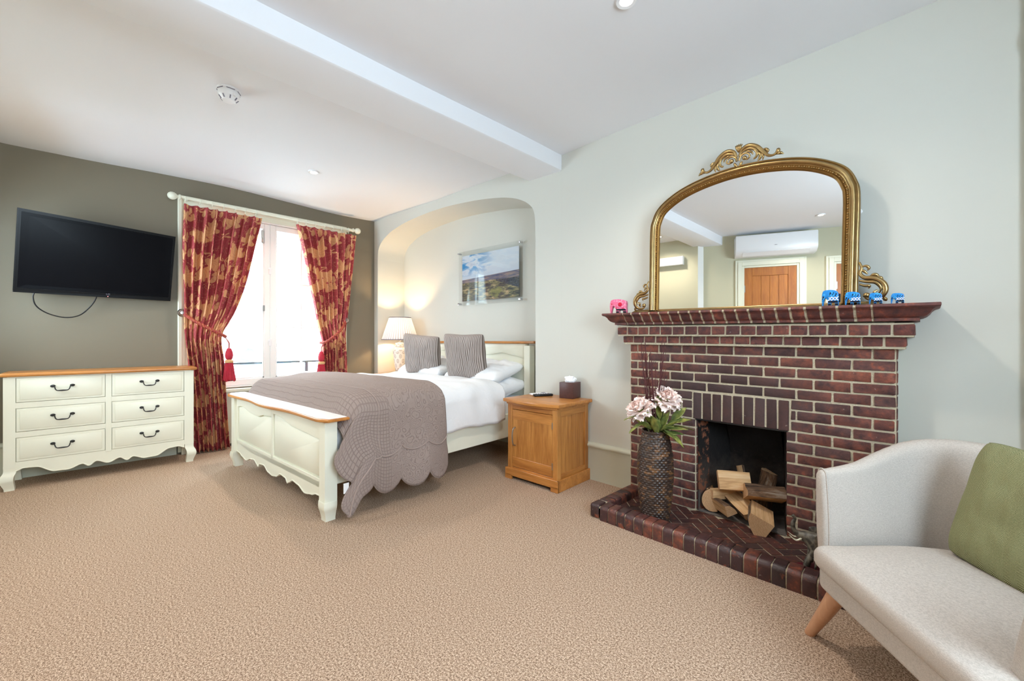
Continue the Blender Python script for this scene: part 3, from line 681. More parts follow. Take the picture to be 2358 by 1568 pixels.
# ropes with tassels, knobs
def tieback(pa, pb, tas, label):
    root = thing('curtain_tieback', label, 'tieback', pa, 0, 'curtain tiebacks'); A = Vector(pa)
    pts = spline([Vector(pa) - A + Vector((.06, 0, .0)), (Vector(pa) + (Vector(pb) - Vector(pa)) * .3) - A + Vector((.150, 0, -.02)), (Vector(pa) + (Vector(pb) - Vector(pa)) * .7) - A + Vector((.150, 0, -.015)), Vector(pb) - A + Vector((.10, 0, 0)), Vector(pb) - A + Vector((.0, .02 if pb[1] > pa[1] else -.02, -.005))], 14)
    g = G()
    for k in (0, 1, 2):
        path = []
        for i, p in enumerate(pts):
            an = i * .75 + k * 2.094; T = (pts[min(i + 1, len(pts) - 1)] - pts[max(i - 1, 0)]).normalized(); n = T.cross(Vector((1, 0, 0))).normalized(); b = T.cross(n)
            path.append(p + (n * math.cos(an) + b * math.sin(an)) * .0085)
        g.tube(path, .0085, 6)
    g.obj('rope', M['rope'], root, 60)
    t0 = Vector((0, 0, 0)); TT = Matrix.Translation(Vector(tas) - A + Vector((0, 0, -.01))) @ Matrix.Scale(1.5, 4); tl_ = Vector(tas) - A + Vector((0, 0, .03))
    g = G(); g.tube([Vector(pb) - A + Vector((.10, 0, 0)), tl_ + Vector((0, 0, .06)), tl_], .005, 6); g.obj('cord', M['rope'], root); g = G()
    g.lathe([(.004, .035), (.012, .03), (.020, .01), (.024, -.015), (.020, -.035), (.014, -.042)], 16, t0); g.xf(TT).obj('tassel_head', M['tassel'], root)
    g = G(); g.lathe([(.016, -.042), (.026, -.050), (.024, -.062), (.016, -.066)], 16, t0); g.xf(TT).obj('tassel_band', M['tassel_gold'], root)
    def sk(u, v):
        r = .020 + .016 * v + .0022 * math.sin(u * 2 * PI * 18); return (t0.x + r * math.cos(u * 2 * PI), t0.y + r * math.sin(u * 2 * PI), t0.z - .06 - .12 * v + .006 * math.sin(u * 40))
    g = G(); g.grid(sk, 72, 4, wu=True, capv=True); g.xf(TT).obj('tassel_skirt', M['tassel'], root, 60)
    g = G(); g.lathe([(0, 0), (.028, 0), (.026, .006), (.010, .010), (.009, .055), (.02, .06), (.034, .066), (.037, .075), (.030, .086), (.016, .090), (.014, .094), (0, .095)], 24)
    g.xf(Matrix.Rotation(PI / 2, 4, 'Y')).obj('holdback_knob', M['bronze'], root)
tieback((.545, -2.205, 1.34), (.63, -1.895, 1.125), (.70, -1.850, .965), 'red and gold rope tieback with tassel on the left curtain')
tieback((.545, -.66, 1.325), (.63, -.94, 1.06), (.70, -.975, .915), 'red and gold rope tieback with tassel on the right curtain')
# ================================================================== FURNITURE
def box_part(name, mat, parent, x0, x1, y0, y1, z0, z1, bev=.002, seg=1):
    g = G(); g.box(x0, x1, y0, y1, z0, z1, bev, seg); return g.obj(name, mat, parent)
# ---- chest of drawers : local front = -y, width along x
CW, CD = 1.085, .385
chest = thing('chest_of_drawers', 'cream chest of six drawers with an oak top under the television', 'chest of drawers', (.93 - CD / 2, -2.6925, 0), PI / 2)
hw, hd = CW / 2 - .004, CD / 2
g = G(); g.box(-hw + .01, hw - .01, -hd + .02, hd, .20, .812); 
# face frame: rails and stiles
DZ = [(.630, .811), (.417, .589), (.202, .377)]; DX = [(-.4805, -.0215), (.0135, .4715)]
fr = [(-hw, DX[0][0], .16, .815), (DX[0][1], DX[1][0], .19, .815), (DX[1][1], hw, .16, .815)]
for a in fr: g.box(a[0], a[1], -hd, -hd + .02, a[2], a[3], .0015)
for z0, z1 in ((.809, .818), (.589, .630), (.377, .417)): g.box(-hw + .02, hw - .02, -hd + .0005, -hd + .02, z0, z1)
g.obj('carcass', M['cream'], chest)
AP_ = [(0, .135), (.04, .152), (.10, .148), (.20, .097), (.27, .094), (.35, .122), (.385, .098), (.43, .128), (.5, .100), (.57, .128), (.615, .098), (.65, .122), (.73, .094), (.80, .097), (.90, .148), (.96, .152), (1, .135)]
x0, x1 = DX[0][0], DX[1][1]; N_ = 90
def apron_pts(x0, x1, ztop, prof, n=90, off=0):
    pts = [(x1, ztop), (x0, ztop)]
    for i in range(n + 1): f = i / n; pts.append((x0 + (x1 - x0) * f, curve_pts(prof, f) + off))
    return pts
g = G(); g.prism(apron_pts(x0 - .001, x1 + .001, .203, AP_), 'y', -hd + .002, -hd + .02); g.obj('apron', M['cream'], chest, 50)
g = G(); g.tube([(x0 + (x1 - x0) * i / N_, -hd + .003, curve_pts(AP_, i / N_) + .003) for i in range(N_ + 1)], .0045, 6); g.obj('apron_bead', M['cream'], chest, 60)
def cab_leg(g, cx, cy, s, w, ztop, dy=1, side=1):
    prof = [(ztop, 0, 1), (.135, .000, 1), (.105, .012, 1.05), (.075, .016, 1.06), (.045, .010, .92), (.018, .004, .82), (0, .003, .80)]
    path = [Vector((z, o, k)) for z, o, k in prof]; P = spline(path, 5); R = []
    for p in P:
        o, k = p.y, p.z; hx = w / 2 * k; cxx, cyy = cx + s * o, cy - dy * o * .8
        R.append([g.bm.verts.new((cxx + a * hx, cyy + b * hx, p.x)) for a, b in ((-1, -1), (1, -1), (1, 1), (-1, 1))])
    for a, b in zip(R, R[1:]):
        for j in range(4): g.bm.faces.new((a[j], a[(j + 1) % 4], b[(j + 1) % 4], b[j]))
    g.bm.faces.new(R[0]); g.bm.faces.new(R[-1])
for s in (-1, 1):
    for dy in (1, -1):
        g = G(); w_ = .062; cab_leg(g, s * (hw - w_ / 2), -dy * (hd - w_ / 2), s, w_, .18, dy)
        bmesh.ops.bevel(g.bm, geom=[e for e in g.bm.edges if e.is_manifold and e.calc_face_angle() > 1.0], offset=.006, segments=2, affect='EDGES'); g.obj('leg', M['cream'], chest, 50)
def drawer_handle(parent, cx, y, cz):
    g = G()
    for s in (-1, 1):
        g.ball((cx + s * .050, y - .004, cz), .0125, (1.15, .55, .85), 2); g.ball((cx + s * .050, y - .014, cz), .007, (1, 1, 1), 1)
    pts = spline([(cx - .050, y - .012, cz), (cx - .040, y - .022, cz - .006), (cx - .036, y - .024, cz - .022), (cx - .026, y - .026, cz - .033), (cx, y - .027, cz - .034), (cx + .026, y - .026, cz - .033), (cx + .036, y - .024, cz - .022), (cx + .040, y - .022, cz - .006), (cx + .050, y - .012, cz)], 5)
    n = len(pts); g.tube(pts, [.0032 + .0022 * math.exp(-((i / (n - 1) - .5) / .09) ** 2) for i in range(n)], 8)
    return g.obj('handle', M['black'], parent, 60)
for xa, xb in DX:
    for za, zb in DZ:
        g = G(); y = -hd; gp = .003
        g.box(xa + gp, xb - gp, y - .001, y + .018, za + gp, zb - gp, .0015); g.box(xa + .019, xb - .019, y - .0045, y, za + .019, zb - .019, .0035, 2)
        d = g.obj('drawer', M['cream'], chest); drawer_handle(d, (xa + xb) / 2 + (.0), y - .004, (za + zb) / 2 + .018)
        g = G(); g.box(xa - .001, xb + .001, y + .0195, y + .021, za - .001, zb + .001); g.obj('drawer_gap', M['black'], d) if 0 else g.bm.free()
g = G(); pts = [(-hw - .022, hd + .0), (-hw - .022, -hd - .012)] + [(-hw - .022 + (2 * hw + .044) * i / 40, -hd - .020 - .010 * math.exp(-((i / 40 - .5) / .22) ** 2)) for i in range(1, 40)] + [(hw + .022, -hd - .012), (hw + .022, hd)]
g.prism(pts, 'z', .818, .843, .007, 3, only_caps=True); g.obj('top', M['oak'], chest, 40)
# ---- bed : local x towards the right of the picture, y towards the head
BT, BDc = 1.375, .75
bc = P2(BT, BDc, 0); RB = math.atan2(.0895, .995987)
bed = thing('bed', 'cream wooden double bed with an oak rail on its scalloped footboard', 'bed', bc, RB)
def L(t, d, z=0): return Vector((BT - t, BDc - d, z))
FXa, FXb = BT - 2.245, BT - .505      # left / right of the footboard posts (local x)
FY = BDc - 1.745
pw = .075
g = G(); 
for (xa, xb) in ((FXa, FXa + pw), (FXb - pw, FXb)):
    pass
def foot_post(xa, s):
    g = G(); path = [Vector((z, o, k)) for z, o, k in [(.592, 0, 1), (.16, 0, 1), (.12, .006, 1.04), (.085, .010, 1.04), (.05, .002, .90), (.02, -.002, .80), (0, -.003, .78)]]; P = spline(path, 5); R = []
    for p in P:
        hx = pw / 2 * p.z; cx = xa + pw / 2 + s * p.y; cy = FY + pw / 2 - p.y * .8; c = hx * .28
        R.append([g.bm.verts.new((cx + a, cy + b, p.x)) for a, b in ((-hx, -hx), (hx, -hx), (hx, hx), (-hx, hx))])
    for a, b in zip(R, R[1:]):
        for j in range(4): g.bm.faces.new((a[j], a[(j + 1) % 4], b[(j + 1) % 4], b[j]))
    g.bm.faces.new(R[0]); g.bm.faces.new(R[-1])
    bmesh.ops.bevel(g.bm, geom=[e for e in g.bm.edges if e.is_manifold and e.calc_face_angle() > 1.0], offset=.010, segments=2, affect='EDGES')
    g.obj('leg', M['cream'], bed, 50)
foot_post(FXa, -1); foot_post(FXb - pw, 1)
for xx in (FXa, FXb - pw):
    g = G(); g.box(xx, xx + pw, BDc + .30 - pw, BDc + .30, 0, 1.03, .004); g.obj('leg', M['cream'], bed)
ia, ib = FXa + pw, FXb - pw; cm_ = .035
AF = [(0, .132), (.05, .130), (.09, .112), (.15, .098), (.22, .128), (.27, .136), (.31, .112), (.325, .098), (.345, .128), (.40, .134), (.455, .100), (.5, .092), (.545, .100), (.60, .134), (.655, .128), (.675, .098), (.69, .112), (.73, .136), (.78, .128), (.85, .098), (.91, .112), (.95, .130), (1, .132)]
g = G(); g.prism(apron_pts(ia - .002, ib + .002, .215, AF, 120), 'y', FY + .018, FY + .040); g.obj('apron', M['cream'], bed, 50)
g = G(); g.tube([(ia + (ib - ia) * i / 120, FY + .019, curve_pts(AF, i / 120) + .003) for i in range(121)], .005, 6); g.obj('apron_bead', M['cream'], bed, 60)
g = G(); mid = (ia + ib) / 2
g.box(mid - cm_ / 2, mid + cm_ / 2, FY + .018, FY + .040, .20, .60, .003); g.box(ia, ia + .03, FY + .018, FY + .04, .20, .60); g.box(ib - .03, ib, FY + .018, FY + .04, .20, .60); g.box(ia, ib, FY + .018, FY + .04, .18, .235, .002)
g.obj('footboard_frame', M['cream'], bed)
def serp(f):  # lower edge of the top rail over one panel, f 0..1
    return curve_pts([(0, .545), (.18, .548), (.48, .505), (.66, .50), (1, .525)], f)
for a, b, fl in ((ia + .03, mid - cm_ / 2, False), (mid + cm_ / 2, ib - .03, False)):
    n = 40; F = [i / n for i in range(n + 1)]; S = [serp(1 - f if fl else f) for f in F]
    if a > mid - .1: S = [curve_pts([(0, .548), (.12, .545), (.5, .50), (.7, .492), (1, .478)], f) for f in F]
    else: S = [curve_pts([(0, .520), (.14, .532), (.45, .498), (.62, .492), (.82, .515), (1, .522)], f) for f in F]
    g = G(); g.prism([(a, .602), (b, .602)][::-1] + [(a + (b - a) * f, s) for f, s in zip(F, S)], 'y', FY + .018, FY + .040); g.obj('top_rail', M['cream'], bed, 50)
    g = G(); g.box(a, b, FY + .034, FY + .045, .22, .58); i_ = .022
    g.prism([(b - i_, .235 + i_), ][0:0] + [(b - .004, .238), ][0:0] + [(a + .006 + (b - a - .012) * f, s - .008) for f, s in zip(F, S)] + [(b - .006, .240), (a + .006, .240)], 'y', FY + .026, FY + .036, .006, 1)
    g.obj('panel', M['cream'], bed, 50)
# cap rail with bowed front
def capx(f): return -.020 * math.exp(-((f - .5) / .12) ** 2) + .012 * math.exp(-((f - .27) / .12) ** 2) + .012 * math.exp(-((f - .73) / .12) ** 2)
xa, xb = FXa - .055, FXb + .055
def cap_outline(ins):
    n = 60; pts = [(xa + ins, FY + .125 - ins), (xa + ins, FY + .01)]
    for i in range(n + 1):
        f = i / n; e = .03 * (1 - smooth(0, .05, f)) + .03 * (1 - smooth(0, .05, 1 - f)); pts.append((xa + ins + (xb - xa - 2 * ins) * f, FY - .038 + capx(f) + e + ins))
    return pts + [(xb - ins, FY + .01), (xb - ins, FY + .125 - ins)]
g = G(); g.prism(cap_outline(0), 'z', .600, .618, .006, 3, only_caps=True); g.obj('footboard_cap', M['oak'], bed, 40)
g = G(); g.prism(cap_outline(.012), 'z', .617, .6225, .002, 1, only_caps=True); g.obj('cap_glare', M['white_gloss'], bed, 40)  # white sheet standing in for daylight glare on the oak cap
for xx in (FXa + .02, FXb - .02 - .028): box_part('side_rail', M['cream'], bed, xx, xx + .028, FY + pw - .01, BDc + .25, .205, .415, .004)
# headboard
HYf = BDc + .265
g = G(); g.box(FXa + pw - .01, FXb - pw + .01, HYf + .004, HYf + .03, .35, 1.05); g.box(FXa + pw, FXb - pw, HYf - .008, HYf + .01, .40, .47, .003); g.obj('headboard_panel', M['cream'], bed)
g = G(); n = 80
pts = [(FXb - pw, 1.05), (FXa + pw, 1.05)] + [(FXa + pw + (FXb - FXa - 2 * pw) * i / n, curve_pts([(0, .93), (.06, .935), (.2, .965), (.30, .975), (.42, .925), (.5, .99), (.58, .925), (.70, .935), (.8, .955), (.90, .93), (1, .90)], i / n)) for i in range(n + 1)]
g.prism(pts, 'y', HYf - .010, HYf + .006, .003, 1, only_caps=True); g.obj('headboard_rail', M['cream'], bed, 50)
g = G(); g.box(FXa - .04, FXb + .04, HYf - .03, HYf + .075, 1.05, 1.074, .007, 3); g.obj('headboard_cap', M['oak'], bed)
# mattress
g = G(); g.box(FXa + .055, FXb - .055, FY + .06, HYf - .015, .30, .545, .04, 3); tag_o = g.obj('mattress', M['cotton'], None, 50)
tag_o.location = bc; tag_o.rotation_euler = (0, 0, RB); tag(tag_o, 'white mattress on the cream bed frame', 'mattress')
g = G(); g.box(FXa + .05, FXb - .05, FY + .06, HYf - .01, .25, .30); g.obj('slat_base', M['cream'], bed)
def nz(x, y, z=0): return noise.noise(Vector((x, y, z)))
# duvet
xl, xr = FXa - .01, FXb + .005
def duv(u, v):
    y = FY + .42 + (HYf - .44 - FY - .42) * v
    # u across: 0 far side hang, .5 centre, 1 near side hang
    W = (xr - xl); hang = .26; tot = W + 2 * hang; s = u * tot
    top = .70 + .035 * math.sin(PI * min(1, max(0, v * 1.05))) + .02 * nz(u * 4, v * 4, 2) + .03 * smooth(.72, 1, v)
    rr = .10
    if s < hang: x = xl - .035 - .03 * nz(v * 5, 1, 0); z = top - rr - (hang - s) * .95 + .0
    elif s > hang + W: x = xr + .035 + .035 * nz(v * 6, 3, s * 3); z = top - rr - (s - hang - W) * .95
    else:
        a = (s - hang) / W; x = xl + W * a; e = min(a, 1 - a) * W
        z = top - rr * (1 - math.sqrt(max(0, 1 - (1 - min(1, e / .16)) ** 2)))
        x += (.03 * (1 - min(1, e / .10))) * (1 if a > .5 else -1)
    z += .010 * nz(x * 5 + 3, y * 9, 1) + .012 * nz(x * 2.2, y * 3.2 + 5, 8)
    if s > hang + W: z += .035 * nz(y * 4, 7, 0) * ((s - hang - W) / hang)
    # fold ridges
    rd = math.sin((x * 1.2 + y * 2.0) * 9 + 3 * nz(x * 2, y * 2, 4)); z += .006 * rd * smooth(.25, .9, u)
    y2 = y + .02 * nz(x * 3, z * 3, 9)
    return Vector((x, y2, z))
g = G(); g.grid(duv, 90, 90); o = g.obj('duvet', M['cotton'], None, 180)
o.location = bc; o.rotation_euler = (0, 0, RB); m = o.modifiers.new('thick', 'SOLIDIFY'); m.thickness = .03; m.offset = -1; tag(o, 'white cotton duvet spread on the bed', 'duvet')
# coverlet
cy0, cy1 = FY + .088, BDc - .885
def cov(u, v):
    # u: 0 near hem .. 1 far hem;  v: 0 foot .. 1 head edge
    W = xr - xl; hn = .60; hf = .30; tot = W + hn + hf; s = u * tot
    y = cy0 + (cy1 - cy0) * v
    top = .728 + .034 * math.sin(PI * min(1, v * .62)) + .012 * nz(u * 4, v * 4, 2) - .15 * (1 - smooth(0, .17, v)) ** 1.5; rr = .11
    k = 0
    if s < hn:
        k = (hn - s) / hn
        sc_ = abs(math.sin(v * PI * 3.9 + .25)) ** .6
        z = top - rr - (hn - s) * (.76 + .15 * sc_) * (.82 + .18 * smooth(0, .4, v)); x = xr + .055 + .05 * k + .030 * math.sin(v * 9 + 1) * k + .02 * nz(v * 4, k * 2, 1)
        y += -.085 * abs(math.sin(PI * min(1, k * 1.02) * 1.72)) ** .8 * (1 - smooth(0, .4, v)) + .05 * k * (1 - smooth(0, .3, v))
        y += .02 * k * nz(v * 3, k * 4, 6)
    elif s > hn + W:
        k = (s - hn - W) / hf; z = top - rr - (s - hn - W); x = xl - .055
    else:
        a = (s - hn) / W; x = xr - W * a; e = min(a, 1 - a) * W
        z = top - rr * (1 - math.sqrt(max(0, 1 - (1 - min(1, e / .16)) ** 2)))
        x += (.05 * (1 - min(1, e / .10))) * (1 if a < .5 else -1)
    z += .006 * nz(x * 5, y * 8, 3)
    return Vector((x, y, z))
g = G(); uvw = (xr - xl) + .90; g.grid(cov, 150, 60, us=uvw, vs=(cy1 - cy0))
o = g.obj('coverlet', M['quilt'], None, 180); o.location = bc; o.rotation_euler = (0, 0, RB); m = o.modifiers.new('thick', 'SOLIDIFY'); m.thickness = .010; m.offset = 1
tag(o, 'mauve grey quilted coverlet with a scalloped hem across the foot of the bed', 'coverlet'); cvr = o
pts = [cov(0, i / 120) for i in range(121)]; g = G(); g.tube(pts, .0055, 6); g.obj('binding', M['quilt_edge'], cvr)
pts = [cov(i / 60 * .75, 1) + Vector((0, 0, .004)) for i in range(61)]; g = G(); g.tube(pts, .0055, 6); g.obj('binding', M['quilt_edge'], cvr)
g = G(); seam = [cov(.10 + .0 * i, .30 + .70 * i / 40) + Vector((.014, 0, 0)) for i in range(41)]; g.tube(seam, .005, 6)
seam = [cov(.002 + .098 * i / 20, .01 + .29 * i / 20) + Vector((.014, 0, .002)) for i in range(21)]; g.tube(seam, .005, 6)
seam = [cov(.10 + .55 * i / 60, .30) + Vector((.006, 0, .010)) for i in range(61)]; g.tube(seam, .005, 6)
g.obj('piping', M['quilt_edge'], cvr)
q = cov(.085, 0.0); g = G(); g.box(q.x - .004, q.x + .0, q.y - .030, q.y + .002, q.z - .03, q.z + .03); g.obj('care_label', M['plastic'], cvr)
# pillows
def pillow_mesh(name, w, h, t, mat, seed, crump=.012, pinch=.16, us=1, ribs=0, n=40):
    g = G()
    def mk(sgn):
        def fn(u, v):
            a, b = 2 * u - 1, 2 * v - 1
            ed = (1 - abs(a) ** 2.6) * (1 - abs(b) ** 2.6); th = max(0, ed) ** .42
            px = a * w / 2 * (1 - pinch * .5 * (1 - abs(b) ** 1.5) * abs(a) ** 3); pz = b * h / 2 * (1 - pinch * .5 * (1 - abs(a) ** 1.5) * abs(b) ** 3)
            rcn = 1 - .055 * (abs(a) * abs(b)) ** 5; px *= rcn; pz *= rcn; d = t / 2 * th + crump * th * noise.noise(Vector((a * 2.2, b * 2.2, seed + sgn))) + crump * .5 * th * noise.noise(Vector((a * 6, b * 4, seed * 2 + sgn)))
            if ribs: d += .0035 * th ** .3 * (math.sin(u * 2 * PI * ribs))
            return Vector((px, sgn * d, pz))
        return fn
    m = n if not ribs else ribs * 6
    g.grid(mk(-1), m, n, us=us); g.grid(mk(1), m, n, us=us, flip=True)
    bmesh.ops.remove_doubles(g.bm, verts=g.bm.verts, dist=.0008)
    me = g.mesh(name, 180); me.materials.append(mat); return me
pm = pillow_mesh('pillow', .74, .46, .19, M['cotton'], 3, .03, .10); pm2 = pillow_mesh('pillow', .74, .46, .18, M['cotton'], 9, .035, .08)
def place(me, name, x, y, z, rx, ry, rz, label, cat, group):
    o = put(name, me); wv = Matrix.Translation(bc) @ Matrix.Rotation(RB, 4, 'Z') @ Matrix.Translation((x, y, z)) @ Matrix.Rotation(rz, 4, 'Z') @ Matrix.Rotation(rx, 4, 'X') @ Matrix.Rotation(ry, 4, 'Y')
    o.matrix_world = wv; return tag(o, label, cat, group)
GP = 'white pillows at the head of the bed'
place(pm, 'pillow', FXb - .42, HYf - .22, .635, -PI / 2 + .10, 0, .03, 'white pillow at the bottom right of the bed head, nearest the oak cabinet', 'pillow', GP)
place(pm2, 'pillow', FXb - .45, HYf - .22, .775, -PI / 2 + .26, 0, -.02, 'white pillow with a flapped end, on top of the right hand stack', 'pillow', GP)
place(pm2, 'pillow', FXa + .42, HYf - .22, .635, -PI / 2 + .10, 0, -.03, 'white pillow underneath at the far side of the bed head', 'pillow', GP)
place(pm, 'pillow', FXa + .47, HYf - .21, .775, -PI / 2 + .26, 0, .02, 'white pillow on top at the far side, behind the corduroy cushions', 'pillow', GP)
cm1 = pillow_mesh('cushion', .46, .46, .17, M['cord'], 5, .02, .14, 1, 26, 44)
def cord_cushion(x, y, z, rx, ry, rz, label):
    o = place(cm1, 'cushion', x, y, z, rx, ry, rz, label, 'cushion', 'corduroy cushions on the bed')
    g = G(); g.box(.165, .20, -.012, -.008, -.245, -.215); g.obj('label_tag', M['black'], o); return o
cord_cushion(BT - 1.70, BDc - .10 - .03, .925, .22, .10, .30, 'taupe corduroy cushion beside the table lamp')
cord_cushion(BT - .98, BDc - .14 - .03, .925, .20, .02, .22, 'taupe corduroy cushion nearer the oak cabinet')
# ---- oak cabinet beside the bed
NW, ND = .485, .40
def cab_origin(): return Vector((3.445, -.235, 0))
cab = thing('bedside_cabinet', 'oak bedside cabinet with one door, carrying a tissue box', 'cabinet', cab_origin(), math.radians(2.4))
hx, hy = NW / 2, ND / 2
g = G()
for s in (-1, 1): g.box(s * (hx + .015) - .012 * (s > 0) - .0 * 1 - (0 if s > 0 else 0), s * (hx + .015) + .012 * (s < 0), -hy - .015, hy + .01, 0, .085, .002)
g.box(-hx - .015, hx + .015, -hy - .017, -hy + .004, .028, .085, .002); g.box(-hx - .015, -hx + .05, -hy - .017, -hy + .004, 0, .04, .002); g.box(hx - .05, hx + .015, -hy - .017, -hy + .004, 0, .04, .002)
g.obj('plinth', M['oak'], cab)
g = G()
for a, b in ((-1, -1), (1, -1), (-1, 1), (1, 1)): g.box(a * hx - (.045 if a > 0 else 0), a * hx + (.045 if a < 0 else 0), b * hy - (.045 if b > 0 else 0), b * hy + (.045 if b < 0 else 0), .04, .585, .002)
g.bm.free()
for a, b in ((-1, -1), (1, -1), (-1, 1), (1, 1)): box_part('post', M['oak_z'], cab, a * hx - (.045 if a > 0 else 0), a * hx + (.045 if a < 0 else 0), b * hy - (.045 if b > 0 else 0), b * hy + (.045 if b < 0 else 0), .04, .585)
box_part('rail', M['oak'], cab, -hx + .04, hx - .04, -hy + .002, -hy + .02, .545, .587); box_part('rail', M['oak'], cab, -hx + .04, hx - .04, -hy + .002, -hy + .02, .08, .095)
for s in (-1, 1):
    for za, zb in ((.53, .587), (.07, .12)): box_part('rail', M['oak_y'], cab, s * hx - .02 * (s > 0) + .002 * (s < 0), s * hx + .02 * (s < 0) - .002 * (s > 0), -hy + .04, hy - .04, za, zb)
for s in (-1, 1): 
    for k in range(4):
        a = -hy + .04 + (ND - .08) * k / 4; box_part('side_plank', M['oak_z'], cab, s * hx - .016 * (s > 0) + .008 * (s < 0), s * hx + .016 * (s < 0) - .008 * (s > 0), a + .0005, a + (ND - .08) / 4 - .0005, .10, .545, .0012)
box_part('back_panel', M['oak_z'], cab, -hx + .02, hx - .02, hy - .015, hy - .005, .06, .585)
door = G(); dx0, dx1, dz0, dz1 = -hx + .048, hx - .048, .098, .542
door.box(dx0, dx1, -hy + .001, -hy + .018, dz1 - .075, dz1, .0015); door.box(dx0, dx1, -hy + .004, -hy + .0185, dz0, dz1, .0005); d = door.obj('door', M['oak'], cab); box_part('door_rail', M['oak'], d, dx0, dx1, -hy + .001, -hy + .018, dz0, dz0 + .075, .0015)
for a, b in ((0, .19), (.19, .48), (.48, .78), (.78, 1)): box_part('door_plank', M['oak_z'], d, dx0 + (dx1 - dx0) * a + .001, dx0 + (dx1 - dx0) * b - .001, -hy + .0025, -hy + .017, dz0 + .074, dz1 - .074, .0015)
g = G(); hxp = dx0 + .028; g.tube(spline([(hxp, -hy + .002, .265), (hxp, -hy - .018, .272), (hxp, -hy - .028, .30), (hxp, -hy - .031, .335), (hxp, -hy - .028, .37), (hxp, -hy - .018, .398), (hxp, -hy + .002, .405)], 5), .0055, 8); g.obj('handle', M['steel'], d)
for z in (.15, .44): g = G(); g.box(dx1 - .001, dx1 + .006, -hy - .003, -hy + .006, z, z + .05, .001); g.obj('hinge', M['steel'], d)
g = G(); n = 30; pts = [(hx + .03, hy + .01), (-hx - .03, hy + .01)] + [(-hx - .03 + (NW + .06) * i / n, -hy - .022 - .042 * math.sin(PI * i / n)) for i in range(n + 1)]
g.prism(pts, 'z', .600, .626, .005, 2, only_caps=True); g.obj('top', M['oak'], cab, 40)
g = G(); pts = [(hx + .006, hy), (-hx - .006, hy)] + [(-hx - .006 + (NW + .012) * i / n, -hy - .008 - .030 * math.sin(PI * i / n)) for i in range(n + 1)]
g.prism(pts, 'z', .585, .601); g.obj('moulding', M['oak'], cab, 40)
# tissue box
tb = thing('tissue_box', 'brown leather cube tissue box on the oak cabinet', 'tissue box', (3.548, -.085, .6265), math.radians(8))
g = G(); g.box(-.062, .062, -.062, .062, 0, .125, .003, 2); g.obj('cover', M['leather'], tb)
def tis(u, v):
    a = u * 2 * PI; r = .012 + .052 * v + .014 * math.sin(a * 3 + v * 4) * v + .008 * math.sin(a * 7) * v
    return Vector((r * math.cos(a), r * math.sin(a) * .8, .124 + .052 * math.sin(v * PI * .62) + .012 * math.sin(a * 2.0 + 1) * v + .006 * math.sin(a * 5) * v))
g = G(); g.ball((0, 0, 0), 1, (1, 1, 1), 4)
def crump(c):
    n = c.normalized(); k = 1 + .32 * noise.noise(n * 1.7 + Vector((3, 1, 0))) - .30 * abs(noise.noise(n * 3.1)) + .10 * noise.noise(n * 8)
    return Vector((n.x * .052 * k, n.y * .036 * k, .134 + n.z * .036 * k + .010 * abs(n.x)))
g.disp(crump).obj('tissue', M['tissue'], tb, 30)
rm = thing('remote_control', 'black remote control with coloured buttons on the oak cabinet', 'remote control', (3.335, -.165, .6265), math.radians(-28))
g = G(); g.box(-.022, .022, -.08, .08, .0, .018, .006, 3); g.obj('case', M['black'], rm)
g = G()
for i in range(3):
    for j in range(6): g.box(-.014 + i * .011, -.006 + i * .011, -.06 + j * .02, -.05 + j * .02, .017, .0205, .001)
g.obj('buttons', M['shade_trim'], rm)
for k, c in enumerate(('crimson', 'leaf', 'tassel_gold', 'blue')): g = G(); g.box(-.016 + k * .0085, -.0105 + k * .0085, .052, .057, .017, .0212); g.obj('colour_button', M[c], rm)
wr = thing('remote_control', 'white remote control lying beside the black one on the oak cabinet', 'remote control', (3.262, -.135, .6265), math.radians(-22))
g = G(); g.box(-.026, .026, -.075, .075, .0, .016, .005, 3); g.obj('case', M['plastic'], wr)
g = G(); g.box(-.018, .018, .02, .06, .0155, .0168); g.obj('display', M['shade_trim'], wr)
# ---- far bedside table with lamp
lt = P2(2.62, .02, 0)
ft = thing('bedside_table', 'cream bedside table with an oak top under the lamp', 'table', P2(2.52, -.13, 0), RB)
g = G(); g.box(-.20, .20, -.18, .20, .12, .64, .004); g.obj('body', M['cream'], ft)
for a in (-1, 1):
    for b in (-1, 1): box_part('leg', M['cream'], ft, a * .18 - .02, a * .18 + .02, b * .16 - .02 + .01, b * .16 + .02 + .01, 0, .13, .003)
g = G(); g.box(-.17, .17, -.188, -.178, .44, .62, .003); dd = g.obj('drawer', M['cream'], ft); drawer_handle(dd, 0, -.188, .54)
g = G(); g.box(-.235, .235, -.215, .205, .64, .665, .007, 3); g.obj('top', M['oak'], ft)
lp = P2(2.50, -.135, .665); lamp = thing('table_lamp', 'lit table lamp with pleated shade and lattice patterned ceramic base', 'lamp', lp, 0)
g = G(); g.prism([(.075 * math.cos(PI / 4 + k * PI / 2) * 1.1, .075 * math.sin(PI / 4 + k * PI / 2) * 1.1) for k in range(4)], 'z', 0, .018, .003); g.lathe([(.055, .018), (.06, .024), (.058, .034), (.05, .038)], 24); g.obj('foot', M['steel'], lamp)
VP = [(.050, .036), (.058, .05), (.066, .10), (.074, .16), (.082, .22), (.087, .27), (.086, .295), (.076, .318), (.056, .332), (.056, .338), (.060, .342), (.060, .378), (.055, .385), (.020, .392)]
g = G(); g.lathe(VP, 40, cap=True); g.obj('ceramic_base', M['ceramic'], lamp, 40)
g = G(); g.lathe([(.014, .39), (.018, .395), (.018, .405), (.009, .41), (.009, .50)], 16); g.obj('stem', M['steel'], lamp)
SH0, SH1, R0, R1 = .425, .70, .222, .132
